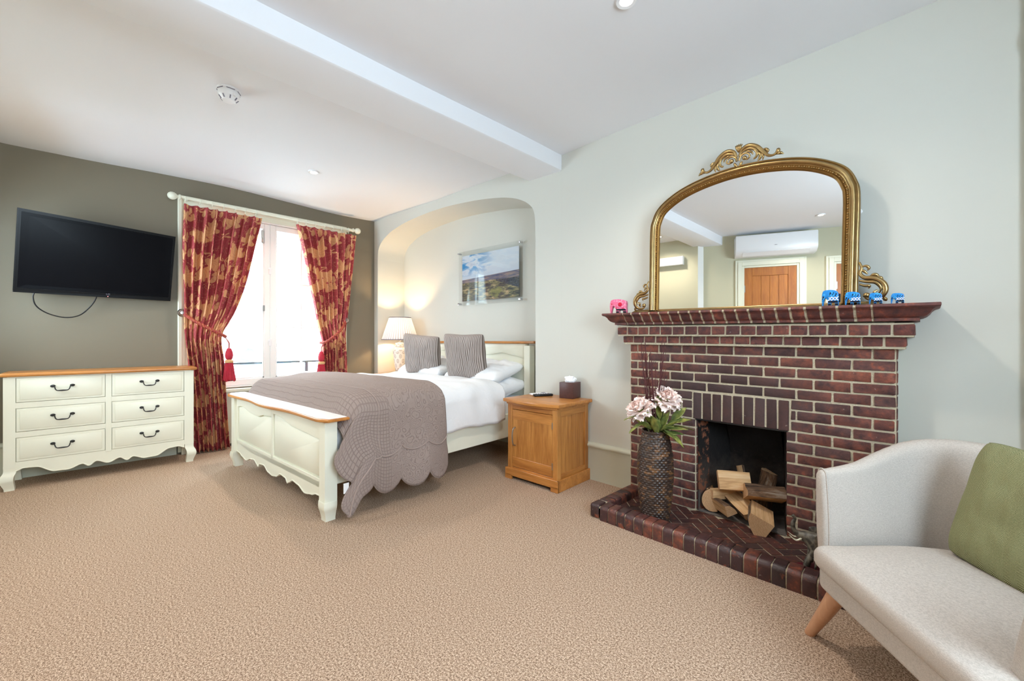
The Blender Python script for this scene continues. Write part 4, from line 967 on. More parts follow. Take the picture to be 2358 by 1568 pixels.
def sh(u, v):
    r = R0 + (R1 - R0) * v + .0028 * math.sin(u * 2 * PI * 44); return Vector((r * math.cos(u * 2 * PI), r * math.sin(u * 2 * PI), SH0 + (SH1 - SH0) * v))
g = G(); g.grid(sh, 264, 10, wu=True); so = g.obj('lamp_shade', M['shade'], lamp, 180); so.data.polygons.foreach_set('use_smooth', [True] * len(so.data.polygons))
for z, r in ((SH0, R0 + .002), (SH1, R1 + .002)):
    g = G(); g.lathe([(r, z - .004), (r + .003, z - .002), (r + .002, z + .006), (r - .003, z + .006), (r - .003, z - .004)], 60, cap=False); g.obj('shade_trim', M['shade_trim'], so)
g = G(); g.ball((0, 0, .53), .026, (1, 1, 1.2), 3); g.obj('bulb', M['bulb'], lamp)
l = bpy.data.lights.new('lamp', 'POINT'); l.energy = 24; l.color = (1, .66, .34); l.shadow_soft_size = .03; lo = bpy.data.objects.new('lamp_light', l); sc.collection.objects.link(lo); lo.parent = lamp; lo.location = (0, 0, .58)
# ---- landscape print between acrylic sheets
pc = P2(1.175, AD + .045, 1.79)
pic = thing('framed_print', 'landscape print in a clear acrylic frame above the bed', 'picture', pc, RB)
g = G(); g.box(-.475, .475, -.004, .004, -.31, .31, .001); g.obj('acrylic_sheet', M['acrylic'], pic)
g = G(); g.grid(lambda u, v: (-.425 + .85 * u, .006, -.26 + .52 * v), 1, 1); g.box(-.425, .425, .0075, .010, -.26, .26); g.obj('print', M['print'], pic)
for a in (-1, 1):
    for b in (-1, 1): g = G(); g.lathe([(0, -.034), (.011, -.034), (.011, .016), (0, .018)], 18); g.xf(Matrix.Translation((a * .455, -.014, b * .29)) @ Matrix.Rotation(PI / 2, 4, 'X')); g.obj('stand_off', M['chrome'], pic)
g = G(); g.box(.35, .353, .0045, .0055, -.215, -.195); g.box(.332, .372, .0045, .0055, -.226, -.224); g.obj('caption_mark', M['black'], pic)
# ---- television
TL, TR, BL, BR = Vector((.80, -3.174, 2.064)), Vector((.665, -2.26, 2.034)), Vector((.70, -3.207, 1.451)), Vector((.60, -2.292, 1.4505))
tv = thing('television', 'black flat television on the dark wall above the chest of drawers', 'television', (.56, -2.75, 1.45))
O_ = Vector((.56, -2.75, 1.45))
def tvp(u, v, d): 
    p = TL * (1 - u) * v + TR * u * v + BL * (1 - u) * (1 - v) + BR * u * (1 - v)
    n = (TR - TL).cross(BL - TL).normalized(); n = n if n.x > 0 else -n
    return p + n * d - O_
def tvslab(u0, u1, v0, v1, d0, d1):
    g = G(); g.box(u0, u1, d0, d1, v0, v1); g.disp(lambda c: tvp(c.x, c.z, c.y)); return g
g = tvslab(0, 1, 0, 1, -.045, 0)
bmesh.ops.bevel(g.bm, geom=g.bm.edges[:], offset=.004, segments=2, affect='EDGES'); g.obj('body', M['black_gloss'], tv)
tvslab(.017, .983, .05, .972, 0, .0012).obj('screen', M['screen'], tv)
for a in ((0, 1, .972, 1), (0, 1, 0, .05), (0, .017, .05, .972), (.983, 1, .05, .972)): pass
g = tvslab(0, 1, .975, 1, 0, .004); 
for a in ((0, 1, 0, .047), (0, .014, .04, .98), (.986, 1, .04, .98)):
    h = tvslab(a[0], a[1], a[2], a[3], 0, .004); tmp = bpy.data.meshes.new('t'); h.bm.to_mesh(tmp); g.bm.from_mesh(tmp); h.bm.free()
g.obj('bezel', M['black_gloss'], tv)
tvslab(.35, .65, .35, .65, -.10, -.045).obj('bracket', M['black'], tv)
g = G(); q = tvp(.5, .5, -.09); g.tube([q, (-.035, .0, q.z)], .03, 10); g.obj('mount_arm', M['black'], tv)
tvslab(.549, .554, .004, .011, .004, .0055).obj('standby_light', M['led'], tv)
tx = bpy.data.curves.new('logo', 'FONT'); tx.body = 'LG'; tx.size = .020; tx.extrude = .0005; tx.align_x = 'CENTER'
to = bpy.data.objects.new('logo', tx); sc.collection.objects.link(to)
dg = bpy.context.evaluated_depsgraph_get(); me = bpy.data.meshes.new_from_object(to.evaluated_get(dg)); bpy.data.objects.remove(to)
me.materials.clear(); me.materials.append(M['shade_trim']); lo_ = put('logo', me, tv)
ux = (tvp(1, .03, 0) - tvp(0, .03, 0)).normalized(); nn = (tvp(.5, .03, .01) - tvp(.5, .03, 0)).normalized(); uz = nn.cross(ux)
mm = Matrix((ux, uz, nn)).transposed().to_4x4(); lo_.matrix_local = Matrix.Translation(tvp(.552, .028, .0045)) @ mm
g = G(); cb = [Vector(p) - O_ for p in ((.68, -3.10, 1.47), (.66, -3.115, 1.42), (.64, -3.10, 1.35), (.62, -3.04, 1.295), (.60, -2.95, 1.268), (.59, -2.87, 1.29), (.59, -2.81, 1.36), (.61, -2.775, 1.43), (.63, -2.765, 1.48))]
g.tube(spline(cb, 6), .0045, 8); g.obj('cable', M['black'], tv)
# ---- smoke detector
sd = thing('smoke_detector', 'white round smoke detector on the ceiling', 'smoke detector', (2.515, -2.165, CEIL))
g = G(); g.lathe([(.0, .004), (.060, .004), (.062, -.006), (.060, -.012), (.056, -.014)], 40); g.obj('base_ring', M['plastic'], sd)
g = G(); g.lathe([(.054, -.010), (.057, -.018), (.057, -.040), (.050, -.050), (.048, -.052), (.036, -.066), (.034, -.070), (.024, -.072), (.0, -.0725)], 40); g.obj('body', M['plastic'], sd)
g = G()
for k in range(8): a = k * PI / 4; c, s = math.cos(a), math.sin(a); g.box(-.003, .003, -.002, .002, -.010, .010, M=Matrix.Translation((.0445 * c, .0445 * s, -.058)) @ Matrix.Rotation(a + PI / 2, 4, 'Z') @ Matrix.Rotation(.7, 4, 'X'))
for k in range(6): a = k * PI / 3; g.box(-.022, .022, -.001, .001, -.002, .002, M=Matrix.Translation((.0575 * math.cos(a), .0575 * math.sin(a), -.0155)) @ Matrix.Rotation(a + PI / 2, 4, 'Z'))
o = g.obj('vents', M['shade_trim'], sd); o['kind'] = 'stuff'
g = G(); g.lathe([(.0, -.052), (.007, -.052), (.009, -.040), (.009, -.034)], 14, (.052, .02, 0)); g.obj('indicator', M['plastic'], sd)
# ================================================================== FIREPLACE
fp = thing('fireplace', 'red brick fireplace with moulded brick mantel and raised hearth', 'fireplace', (4.7675, -.065, 0))
FO = Vector((4.7675, -.065, 0)); TF = Matrix.Translation(-FO); XC = 4.7675
def shear(c):   # the old brickwork falls slightly to the right above the opening
    k = .0169 * max(0, (c.z - .7) / .55); return Vector((c.x, c.y, c.z - k * (c.x - XC)))
BX0, BX1, BF = 4.095, 5.440, -.13
HB = .042
g = G()
for a in ((BX0 + .004, FX0 - .004, HB - .03, FZ + .004), (FX1 + .001, BX1 - .004, HB - .03, FZ + .004), (BX0 + .004, BX1 - .004, FZ + .004, 1.05)): g.box(a[0], a[1], BF + .005, -.001, a[2], a[3])
for off, y1, z0, z1 in ((.026, -.155, 1.048, 1.107), (.054, -.185, 1.104, 1.168)): g.box(BX0 - off, BX1 + off, y1, -.001, z0, z1)
for z in [.1 * k for k in range(1, 12)]: bmesh.ops.bisect_plane(g.bm, geom=g.bm.verts[:] + g.bm.edges[:] + g.bm.faces[:], plane_co=(0, 0, z), plane_no=(0, 0, 1))
g.disp(shear).xf(TF).obj('mortar', M['mortar'], fp, 30)
CACHE = {}
def brick(x0, x1, z0, z1, yf, depth, mat, name='brick', bl=0, br=0, seed=0):
    """bevelled brick with uneven face; bl/br: rounded corner radius left/right"""
    key = (round(x1 - x0, 3), round(z1 - z0, 3), round(depth, 3), mat, bl, br, seed % 3)
    if key not in CACHE:
        w, h = x1 - x0, z1 - z0; g = G()
        if bl or br:
            pts = [(w / 2, depth)]
            if br: pts += [(w / 2 - br + br * math.cos(a), br - br * math.sin(a)) for a in [k * PI / 8 for k in range(5)]]
            else: pts += [(w / 2, 0)]
            if bl: pts += [(-w / 2 + bl - bl * math.sin(a), bl - bl * math.cos(a)) for a in [k * PI / 8 for k in range(5)]]
            else: pts += [(-w / 2, 0)]
            pts += [(-w / 2, depth)]
            g.prism(pts, 'z', -h / 2, h / 2, .002, 1, only_caps=True)
        else: g.box(-w / 2, w / 2, 0, depth, -h / 2, h / 2, .0025)
        rs = random.Random(hash(key) % 9999)
        for v in g.bm.verts: v.co += Vector((rs.uniform(-.0014, .0014), rs.uniform(-.0010, .0010), rs.uniform(-.0014, .0014)))
        me = g.mesh(name, 40); me.materials.append(M[mat]); CACHE[key] = me
    c = shear(Vector(((x0 + x1) / 2, yf, (z0 + z1) / 2))) - FO
    o = put(name, CACHE[key], fp, c); k = .0169 * max(0, ((z0 + z1) / 2 - .7) / .55)
    o.rotation_euler = (random.uniform(-.008, .008), math.atan(k) + random.uniform(-.004, .004), random.uniform(-.006, .006)); o.location.y += random.uniform(-.0015, .001)
    return o
rowh = (1.050 - HB) / 18; J = .0105
for r in range(18):
    z1 = 1.050 - r * rowh - J / 2; z0 = z1 - rowh + J
    xs = [BX0]; x = BX0 + (.060 if r % 2 == 0 else .135); 
    while x < BX1 - .05: xs.append(x); x += .150
    if BX1 - xs[-1] < .045: xs.pop()
    xs.append(BX1)
    for i, (a, b) in enumerate(zip(xs, xs[1:])):
        a += (J / 2 if i else 0); b -= (J / 2 if i < len(xs) - 2 else 0)
        bl = .022 if i == 0 else 0; br = .022 if i == len(xs) - 2 else 0
        segs = [(a, b, bl, br)]
        if z0 < FZ + .001:          # rows beside the opening
            segs = []
            if a < FX0 - .02: segs.append((a, min(b, FX0), bl, .024 if b > FX0 - .03 else br))
            if b > FX1 + .02: segs.append((max(a, FX1), b, 0, br))
            segs = [(p, (FX0 if p < FX0 and FX0 - q < .03 else q), l_, (.024 if p < FX0 and FX0 - q < .03 else r_)) for p, q, l_, r_ in segs]
        elif z0 < FZ + .165:        # beside the soldier course
            S0, S1 = FX0 - .018, FX1 + .010; segs = []
            if a < S0 - .02: segs.append((a, min(b, S0 - J), bl, 0))
            if b > S1 + .02: segs.append((max(a, S1 + J), b, 0, br))
        for p, q, l_, r_ in segs:
            if q - p > .012: brick(p, q, z0, z1, BF, .06, 'brick', 'brick', l_, r_, r * 7 + i)
S0, S1 = FX0 - .018, FX1 + .010; sw = (S1 - S0 + J) / 9
for k in range(9): brick(S0 + k * sw, S0 + k * sw + sw - J, FZ, 1.050 - 5 * rowh - J / 2 - .004, BF, .07, 'brick', 'soldier_brick', 0, 0, k)
for off, yf, z0, z1, n, nm in ((.030, -.160, 1.060, 1.101, 18, 'corbel_brick'), (.058, -.190, 1.113, 1.160, 19, 'corbel_brick')):
    X0, X1 = BX0 - off, BX1 + off; w = (X1 - X0 + .009) / n
    for k in range(n):
        e = k in (0, n - 1); brick(X0 + k * w, X0 + k * w + w - .009, z0, z1, yf, (-yf - .002) if e else .09, 'brick_red', nm, 0, 0, k)
# moulded mantel: profile swept round the breast
MP = [(.134, 1.252), (.136, 1.249), (.136, 1.240), (.133, 1.237), (.120, 1.232), (.110, 1.222), (.104, 1.210), (.094, 1.199), (.082, 1.192), (.072, 1.190), (.072, 1.177), (.060, 1.175)]
def off_prof(P, d, zb): return [(o - d, z - (d * .4 if z > 1.24 else 0)) for o, z in P] + [(-.10, P[-1][1]), (-.10, P[0][1] - d * .4)]
g = G(); base = [(BX0, -.002), (BX0, BF), (BX1, BF), (BX1, -.002)]
g.sweep(base[::-1] if 0 else base, [(o, z) for o, z in off_prof(MP, .004, 0)])
g.box(BX0 + .01, BX1 - .01, BF + .01, -.001, 1.165, 1.2475)
g.disp(shear).xf(TF).obj('mantel_mortar', M['mortar'], fp, 40)
MB_ = off_prof(MP, 0, 0)
def mantel_piece(path, name='mantel_brick'):
    g = G(); g.sweep(path, MB_); g.disp(shear)
    c = Vector((path[len(path) // 2][0], path[len(path) // 2][1], 0)); g.xf(Matrix.Translation(-c)); o = g.obj(name, M['brick_mantel'], fp, 40); o.location = c - FO; return o
xa, xb = BX0 + .0, BX1 - .0
mantel_piece([(BX0, -.002), (BX0, BF), (BX0 + .020, BF)]); mantel_piece([(BX1 - .075, BF), (BX1, BF), (BX1, -.002)])
n = 20; A_, B_ = BX0 + .028, BX1 - .083; w = (B_ - A_ + .012) / n
for k in range(n): mantel_piece([(A_ + k * w, BF), (A_ + k * w + w - .012, BF)])
# firebox
g = G(); bm = g.bm
def q4(*p): bm.faces.new([bm.verts.new(v) for v in p])
a0, a1, b0_, b1_ = FX0 + .004, FX1 - .002, FX0 + .085, FX1 - .085; yb = .22
N1 = 12
def side(xa, xb):
    g.grid(lambda u, v: (xa + (xb - xa) * u, BF + .02 + (yb - BF - .02) * u, HB - .002 + (.66 - HB) * v), N1, N1)
side(a0, b0_); side(a1, b1_)
g.grid(lambda u, v: (b0_ + (b1_ - b0_) * u, yb - .10 * smooth(.45, 1, v) - .02 * math.sin(PI * u), HB - .002 + (.66 - HB) * v), N1, N1)
q4((a0, BF + .02, FZ + .002), (a1, BF + .02, FZ + .002), (a1, BF + .08, FZ + .05), (a0, BF + .08, FZ + .05)); q4((a0, BF + .06, .64), (a1, BF + .06, .64), (b1_, yb, .655), (b0_, yb, .655))
q4((a0, BF + .001, HB + .001), (a1, BF + .001, HB + .001), (b1_, yb, HB + .001), (b0_, yb, HB + .001))
g.xf(TF).obj('firebox', M['soot'], fp, 60)
g = G(); g.box(FX0 - .006, FX1 + .004, BF - .001, BF + .05, FZ - .006, FZ + .001); g.xf(TF).obj('lintel_bar', M['black'], fp)
# unseen box added behind the firebox to block sky light leaking in
g = G()
for a in ((FX0 - .12, FX0 - .021, -.1, .42, 0, .9), (FX1 + .021, FX1 + .12, -.1, .42, 0, .9), (FX0 - .12, FX1 + .12, .36, .42, 0, .9), (FX0 - .12, FX1 + .12, .0, .42, .84, .9), (FX0 - .12, FX1 + .12, BF + .03, .42, .0, HB - .01)): g.box(*a)
g.xf(TF).obj('leak_blocker', M['soot'], fp)
# hearth
HX0, HX1, HY = 4.082, 5.455, -.590; KW, KH = .095, .088
g = G(); g.box(HX0 + .01, HX1 - .01, HY + .01, BF + .02, .0, HB - .003); g.box(HX0 + .006, HX1 - .006, HY + .006, HY + KW - .006, 0, KH - .008, .012, 2)
for xa, xb in ((HX0 + .006, HX0 + KW - .006), (HX1 - KW + .006, HX1 - .006)): g.box(xa, xb, HY + .006, BF, 0, KH - .008, .012, 2)
g.xf(TF).obj('hearth_mortar', M['mortar'], fp)
def kerb(name, x0, x1, y0, y1, ax):
    g = G(); r = .026
    if ax == 'x': pts = [(y1, 0), (y0, 0), (y0, KH - r)] + [(y0 + r - r * math.cos(a), KH - r + r * math.sin(a)) for a in [k * PI / 10 for k in range(1, 6)]] + [(y1 - r * .6 + r * .6 * math.sin(a), KH - r * .6 + r * .6 * math.cos(a)) for a in [k * PI / 8 for k in range(0, 5)]]; g.prism(pts, 'x', x0, x1, .0015, 1, only_caps=True)
    else: pts = [(x1, 0), (x0, 0), (x0, KH - r)] + [(x0 + r - r * math.cos(a), KH - r + r * math.sin(a)) for a in [k * PI / 10 for k in range(1, 6)]] + [(x1 - r * .6 + r * .6 * math.sin(a), KH - r * .6 + r * .6 * math.cos(a)) for a in [k * PI / 8 for k in range(0, 5)]]; g.prism(pts, 'y', y0, y1, .0015, 1, only_caps=True)
    c = Vector(((x0 + x1) / 2, (y0 + y1) / 2, 0)); g.xf(Matrix.Translation(-c)); rs = random.Random(x0 * 100 + y0)
    for v in g.bm.verts: v.co += Vector((rs.uniform(-.001, .001), rs.uniform(-.001, .001), rs.uniform(-.001, .001)))
    o = g.obj(name, M['brick_kerb'], fp, 50); o.location = c - FO; o.location.z += random.uniform(-.001, .001); return o
n = 22; w = (HX1 - HX0 - 2 * .075 + .006) / n
for k in range(n): kerb('kerb_brick', HX0 + .075 + k * w, HX0 + .075 + k * w + w - .006, HY, HY + KW, 'x')
for xk in (HX0, HX1 - KW):
    n2_ = 6; L0 = HY + KW + .006; w2_ = (BF - L0 + .006) / n2_
    for k in range(n2_): kerb('kerb_brick', xk, xk + KW, L0 + k * w2_, L0 + k * w2_ + w2_ - .006, 'y')
def corner(x0, x1, sx):
    g = G(); r = .026; g.box(x0, x1, HY, HY + KW, 0, KH, .018, 3); c = Vector(((x0 + x1) / 2, HY + KW / 2, 0)); g.xf(Matrix.Translation(-c)); o = g.obj('corner_brick', M['brick_kerb'], fp, 60); o.location = c - FO
corner(HX0, HX0 + .069 + .0, 1); corner(HX1 - .069, HX1, -1)
# herringbone tiles inside the kerb
ix0, ix1, iy0, iy1 = HX0 + KW, HX1 - KW, HY + KW, BF
tl, tw = .118, .052; ht = None; cnt = 0
def clip_poly(P, x0, x1, y0, y1):
    def cl(P, f):
        out = []
        for a, b in zip(P, P[1:] + P[:1]):
            fa, fb = f(a), f(b)
            if fa >= 0: out.append(a)
            if (fa >= 0) != (fb >= 0): t_ = fa / (fa - fb); out.append((a[0] + (b[0] - a[0]) * t_, a[1] + (b[1] - a[1]) * t_))
        return out
    for f in (lambda p: p[0] - x0, lambda p: x1 - p[0], lambda p: p[1] - y0, lambda p: y1 - p[1]):
        P = cl(P, f)
        if len(P) < 3: return []
    return P
def parea(P): return abs(sum(a[0] * b[1] - a[1] * b[0] for a, b in zip(P, P[1:] + P[:1]))) / 2
rot45 = math.radians(45); m_ = tw + .006; ln = 2 * m_ - .006
for i in range(-16, 17):
    for j in range(-16, 17):
        for kind in (0, 1):
            # herringbone lattice : L shaped pairs
            ox, oy = (i * m_ + j * m_ * 2 + 0) , (i * m_ - j * m_ * 2)
            ox, oy = i * m_ + 2 * j * m_, i * m_ - 2 * j * m_
            if kind == 0: rect = [(ox, oy), (ox + ln, oy), (ox + ln, oy + tw), (ox, oy + tw)]
            else: rect = [(ox + ln + .006, oy - m_ + 0), (ox + ln + .006 + tw, oy - m_), (ox + ln + .006 + tw, oy - m_ + ln), (ox + ln + .006, oy - m_ + ln)]
            P = [(4.72 + x * math.cos(rot45) - y * math.sin(rot45), -.36 + x * math.sin(rot45) + y * math.cos(rot45)) for x, y in rect]
            P = clip_poly(P, ix0 + .002, ix1 - .002,  iy0 + .002, iy1 - .002)
            if P and parea(P) > .0009 and cnt < 290:
                c = Vector((sum(p[0] for p in P) / len(P), sum(p[1] for p in P) / len(P), 0)); g = G()
                g.prism([(p[0] - c.x, p[1] - c.y) for p in P], 'z', HB - .02, HB + .0); o = g.obj('hearth_brick', M['brick_herring'], fp, 40)
                o.location = c - FO; o.location.z += random.uniform(-.001, .0012); cnt += 1
# ---- logs
def log(label, start, d, length, r, rot, shape, group='firewood logs in the grate', sd=0):
    """shape 'half','quarter','plank'; local x along length"""
    g = G(); n = 18
    if shape == 'half': P = [(r * math.cos(a), r * math.sin(a)) for a in [PI * k / n for k in range(n + 1)]]
    elif shape == 'quarter': P = [(0, 0)] + [(r * math.cos(a), r * math.sin(a)) for a in [PI * .48 * k / n for k in range(n + 1)]]
    elif shape == 'wedge': P = [(0, 0)] + [(r * math.cos(a), r * math.sin(a)) for a in [PI * .30 * k / n for k in range(n + 1)]]
    else: P = [(-r, -r * .22), (r, -r * .28), (r, r * .22), (-r * .95, r * .2)]
    K = 12; rings = []
    for i in range(K + 1):
        x = -length / 2 + length * i / K; ring = []
        for (y, z) in P:
            f = 1 + .10 * noise.noise(Vector((x * 7, y * 16, z * 16 + sd)));
            ring.append(g.bm.verts.new((x + (.006 * noise.noise(Vector((y * 30, z * 30, sd))) if i in (0, K) else 0), y * f, z * f)))
        rings.append(ring)
    m = len(P); curved = []
    for i in range(K):
        for j in range(m):
            f = g.bm.faces.new((rings[i][j], rings[i][(j + 1) % m], rings[i + 1][(j + 1) % m], rings[i + 1][j]))
            if shape == 'half': f.material_index = 0 if j < m - 1 else 1
            elif shape in ('quarter', 'wedge'): f.material_index = 1 if j in (0, m - 1) else 0
            else: f.material_index = 1
    for rg in (rings[0], rings[-1]): f = g.bm.faces.new(rg); f.material_index = 2
    me = g.mesh('log', 45)
    for k in ('bark', 'split', 'endgrain'): me.materials.append(M[k])
    o = put('log', me); o.location = start; D = Vector(d).normalized(); q = D.to_track_quat('X', 'Z'); o.rotation_mode = 'QUATERNION'
    from mathutils import Quaternion
    o.rotation_quaternion = q @ Quaternion((1, 0, 0), rot); return tag(o, label, 'log', group)
z0 = HB + .004
log('split log with its pale cut end facing out at the right front of the pile', (4.955, -.135, z0 + .072), (.25, -.95, -.10), .17, .118, 2.7, 'quarter', sd=1)
log('short pale split log lying at the left front of the pile', (4.675, -.125, z0 + .028), (.72, -.62, .0), .17, .062, .35, 'quarter', sd=2)
log('long split log with burnt top leaning diagonally in the middle of the pile', (4.76, -.050, z0 + .095), (.75, -.62, -.22), .24, .052, 3.35, 'half', sd=3)
log('log with curly bark standing at the far left of the pile', (4.615, -.02, z0 + .065), (.25, -.95, .05), .16, .066, 1.9, 'half', sd=4)
log('small wedge log with ringed end resting on the left of the pile', (4.675, -.045, z0 + .135), (-.55, -.8, .02), .15, .058, 3.3, 'quarter', sd=5)
log('dark barked half log lying across the right of the pile', (4.895, -.065, z0 + .142), (.88, .42, .0), .195, .078, -.45, 'half', sd=6)
log('pale sawn plank of firewood on top of the pile', (4.735, -.060, z0 + .205), (.80, .55, .0), .175, .055, 1.15, 'plank', sd=7)
log('charred upright log behind the plank', (4.88, .07, z0 + .16), (.15, .05, 1), .22, .055, .5, 'half', sd=8)
log('grey upright split log behind the pile at the left', (4.73, .075, z0 + .15), (-.25, .1, 1), .22, .045, 1.5, 'quarter', sd=9)
# ---- wicker vase, flowers, twigs
VX, VY, VZ = 4.425, -.425, HB + .001
vase = thing('wicker_vase', 'tall dark woven seagrass vase standing on the hearth', 'vase', (VX, VY, VZ))
VR = [(0, .074), (.06, .082), (.16, .094), (.27, .1005), (.36, .098), (.43, .088), (.48, .077), (.505, .070), (.515, .070)]
rows = 40; st = 22
def vfn(u, v):
    z = .512 * v; r = curve_pts(VR, z); row = v * rows; k = math.floor(row)
    ph = u * 2 * PI * st + (PI if k % 2 else 0); b = abs(math.sin(PI * (row - k)))
    wob = .10 * noise.noise(Vector((u * 9, v * 30, 0)))
    rr = r + .0058 * b * (.55 + .45 * math.cos(ph + wob * 6)) 
    sq = 1 - .035 * abs(math.sin(u * 4 * PI)) ; a = u * 2 * PI
    return Vector((rr * sq * math.cos(a), rr * sq * math.sin(a), z))
g = G(); g.grid(vfn, 176, rows * 4, wu=True); g.obj('woven_body', M['wicker'], vase, 180)
g = G(); g.lathe([(0, .004), (.072, .004), (.072, 0), (.0, 0)], 30); g.lathe([(.0, .45), (.070, .45)], 30, cap=False); g.obj('base', M['black'], vase)
g = G()
for k in range(2): g.tube([(.073 * math.cos(a), .073 * math.sin(a), .512 + .004 * math.sin(a * 11 + k * PI)) for a in [2 * PI * i / 90 for i in range(91)]], .0045, 6)
g.obj('rim', M['wicker'], vase, 60)
def leaf_mesh(L_, W_, bend, seed):
    g = G()
    def fn(u, v):
        w = W_ * math.sin(PI * min(1, v * .98 + .01)) ** .8 * (1 - .35 * v); a = (u - .5) * 2
        x = a * w / 2; y = L_ * v; z = -bend * v * v + .10 * w * abs(a) * 1.2 + .004 * noise.noise(Vector((a * 2, v * 4, seed)))
        return Vector((x, y, z))
    g.grid(fn, 6, 10); bmesh.ops.remove_doubles(g.bm, verts=g.bm.verts, dist=.0001); me = g.mesh('leaf', 180); me.materials.append(M['leaf']); return me
LM = [leaf_mesh(.135, .066, .03, 1), leaf_mesh(.12, .058, .015, 2), leaf_mesh(.10, .048, .045, 3)]
def put_leaf(parent, p, d, me, roll=0):
    o = put('leaf', me, parent, p); D = Vector(d).normalized(); o.rotation_mode = 'QUATERNION'
    from mathutils import Quaternion
    o.rotation_quaternion = D.to_track_quat('Y', 'Z') @ Quaternion((0, 1, 0), roll)
    m = o.modifiers.new('thick', 'SOLIDIFY'); m.thickness = .0012
def petal_mesh(w, h, cup, seed, ruff=.006):
    g = G()
    def fn(u, v):
        a = (u - .5) * 2; ww = w * (math.sin(PI * min(.93, v * .80 + .13)) ** .6); x = a * ww / 2
        y = cup * (v ** 1.5) - cup * .55 * a * a * v + ruff * v * v * math.sin(a * 5 + seed) + ruff * .6 * v * noise.noise(Vector((a * 3, v * 3, seed)))
        return Vector((x, -y, h * v * (1 - .12 * a * a * v) + ruff * .5 * v * math.sin(a * 9 + seed)))
    g.grid(fn, 8, 7); return g.mesh('petal', 180)
PM = []
for i, (w_, h_, c_) in enumerate(((.050, .042, .004), (.058, .046, .012), (.062, .050, .024), (.040, .036, -.006))):
    me = petal_mesh(w_, h_, c_, i * 2.1 + 1); me.materials.append(M['petal_deep'] if i == 3 else M['petal']); PM.append(me)
def peony(label, c, tilt, seed, flat=1):
    root = thing('peony', label, 'flower', c, 0, 'peonies in the wicker vase'); rs = random.Random(seed); T = Matrix.Rotation(tilt[0], 4, 'X') @ Matrix.Rotation(tilt[1], 4, 'Y')
    for ring, (n, r, lean, mi, zz) in enumerate(((5, .004, .10, 3, .004), (6, .010, .25, 3, .002), (7, .014, .45, 0, -.002), (8, .018, .72, 1, -.008), (9, .020, 1.05, 2, -.016), (8, .020, 1.45, 2, -.022))):
        for k in range(n):
            a = 2 * PI * (k + .5 * (ring % 2)) / n + rs.uniform(-.15, .15); s = rs.uniform(.88, 1.12)
            m = T @ Matrix.Scale(1.2, 4) @ Matrix.Rotation(a, 4, 'Z') @ Matrix.Translation((0, -r, zz)) @ Matrix.Rotation(lean * flat + rs.uniform(-.1, .1), 4, 'X') @ Matrix.Diagonal((s, s, s * (1.0 if ring > 2 else .8), 1))
            o = put('petal', PM[mi], root); o.matrix_local = m
    V0 = Vector((VX, VY, VZ + .40)) - Vector(c); n0 = T @ Vector((0, 0, -.03))
    g = G(); g.tube(spline([V0, V0 * .55 + n0 * .6, n0], 6), .0035, 7); g.obj('stem', M['stem'], root)
    g = G()
    g.lathe([(0, -.036), (.010, -.032), (.017, -.022), (.021, -.012)], 12); g.xf(T); g.obj('calyx', M['leaf'], root)
    return root
from_cam = Vector((.701, .713, 0))     # right in the picture
def pv(r, f, z): return Vector((VX, VY, VZ)) + from_cam * r + Vector((.713, -.701, 0)) * f + Vector((0, 0, z))   # r right in picture, f towards the camera
P1 = peony('blush pink peony leaning left, the lower of the two in the vase', pv(-.105, .03, .655), (.55, -.35), 3)
P2_ = peony('blush pink peony on the right, the higher of the two in the vase', pv(.062, .02, .715), (.35, .45), 8, 1.05)
def lf(parent, r, f, z, dr, df, dz, k, roll=0):
    p = pv(r, f, z) - Vector(parent.location); d = from_cam * dr + Vector((.713, -.701, 0)) * df + Vector((0, 0, dz)); put_leaf(parent, p, d, LM[k], roll)
for a in ((-.07, .03, .60, -.8, .2, .10, 0, .3), (-.06, .04, .57, -.8, .3, -.15, 0, .2), (-.03, .04, .545, -.35, .3, .8, 1, .4), (-.02, .06, .50, -.1, .3, .9, 1, -.6), (.0, .05, .50, -.25, .2, .75, 0, .5), (-.03, .03, .52, -.6, .1, .5, 1, .6), (.01, .06, .52, .15, .5, .6, 2, .3)): lf(P1, *a)
for a in ((.02, .03, .50, .5, .3, .75, 0, -.5), (.06, .03, .555, .8, .1, .35, 0, .3), (.07, .03, .545, .9, .1, .06, 0, -.1), (.04, .05, .53, .85, .3, .15, 1, .2), (.03, .06, .53, .55, .5, -.35, 0, .1), (.02, .05, .52, .3, .6, -.1, 1, -.2), (.0, .01, .62, .05, -.1, -1, 1, 0), (.012, .02, .72, -.1, .2, -1, 0, .3), (.02, .02, .52, .35, .1, .9, 1, .8), (.09, .01, .57, .6, 0, .6, 1, .7), (.03, -.02, .54, .4, -.5, .6, 1, .2), (.03, .05, .50, .7, .4, .4, 2, .5)): lf(P2_, *a)
rs = random.Random(4); proto_t = []
for k in range(18):
    top = pv(rs.uniform(-.085, .075), rs.uniform(-.03, .03), rs.uniform(.86, 1.06)); bot = pv(rs.uniform(-.03, .03), rs.uniform(-.02, .02), .40)
    tw_ = thing('twig', 'thin dark red bare twig rising from the wicker vase behind the peonies', 'twig', bot, 0, 'bare twigs in the vase'); g = G()
    midp = (top - bot) * .55 + Vector((rs.uniform(-.012, .012), rs.uniform(-.01, .01), 0)); pts = spline([Vector((0, 0, 0)), midp, top - bot], 6)
    g.tube(pts, [.0032 - .0018 * i / (len(pts) - 1) for i in range(len(pts))], 5)
    for j in range(3):
        b = pts[5 + j * 2]; s = rs.choice((-1, 1)); e = b + from_cam * s * rs.uniform(.015, .04) + Vector((0, 0, rs.uniform(.05, .10))); g.tube([b, (b + e) / 2 + from_cam * s * .006, e], [.0014, .0011, .0006], 4)
    g.obj('stem', M['twig'], tw_, 60)
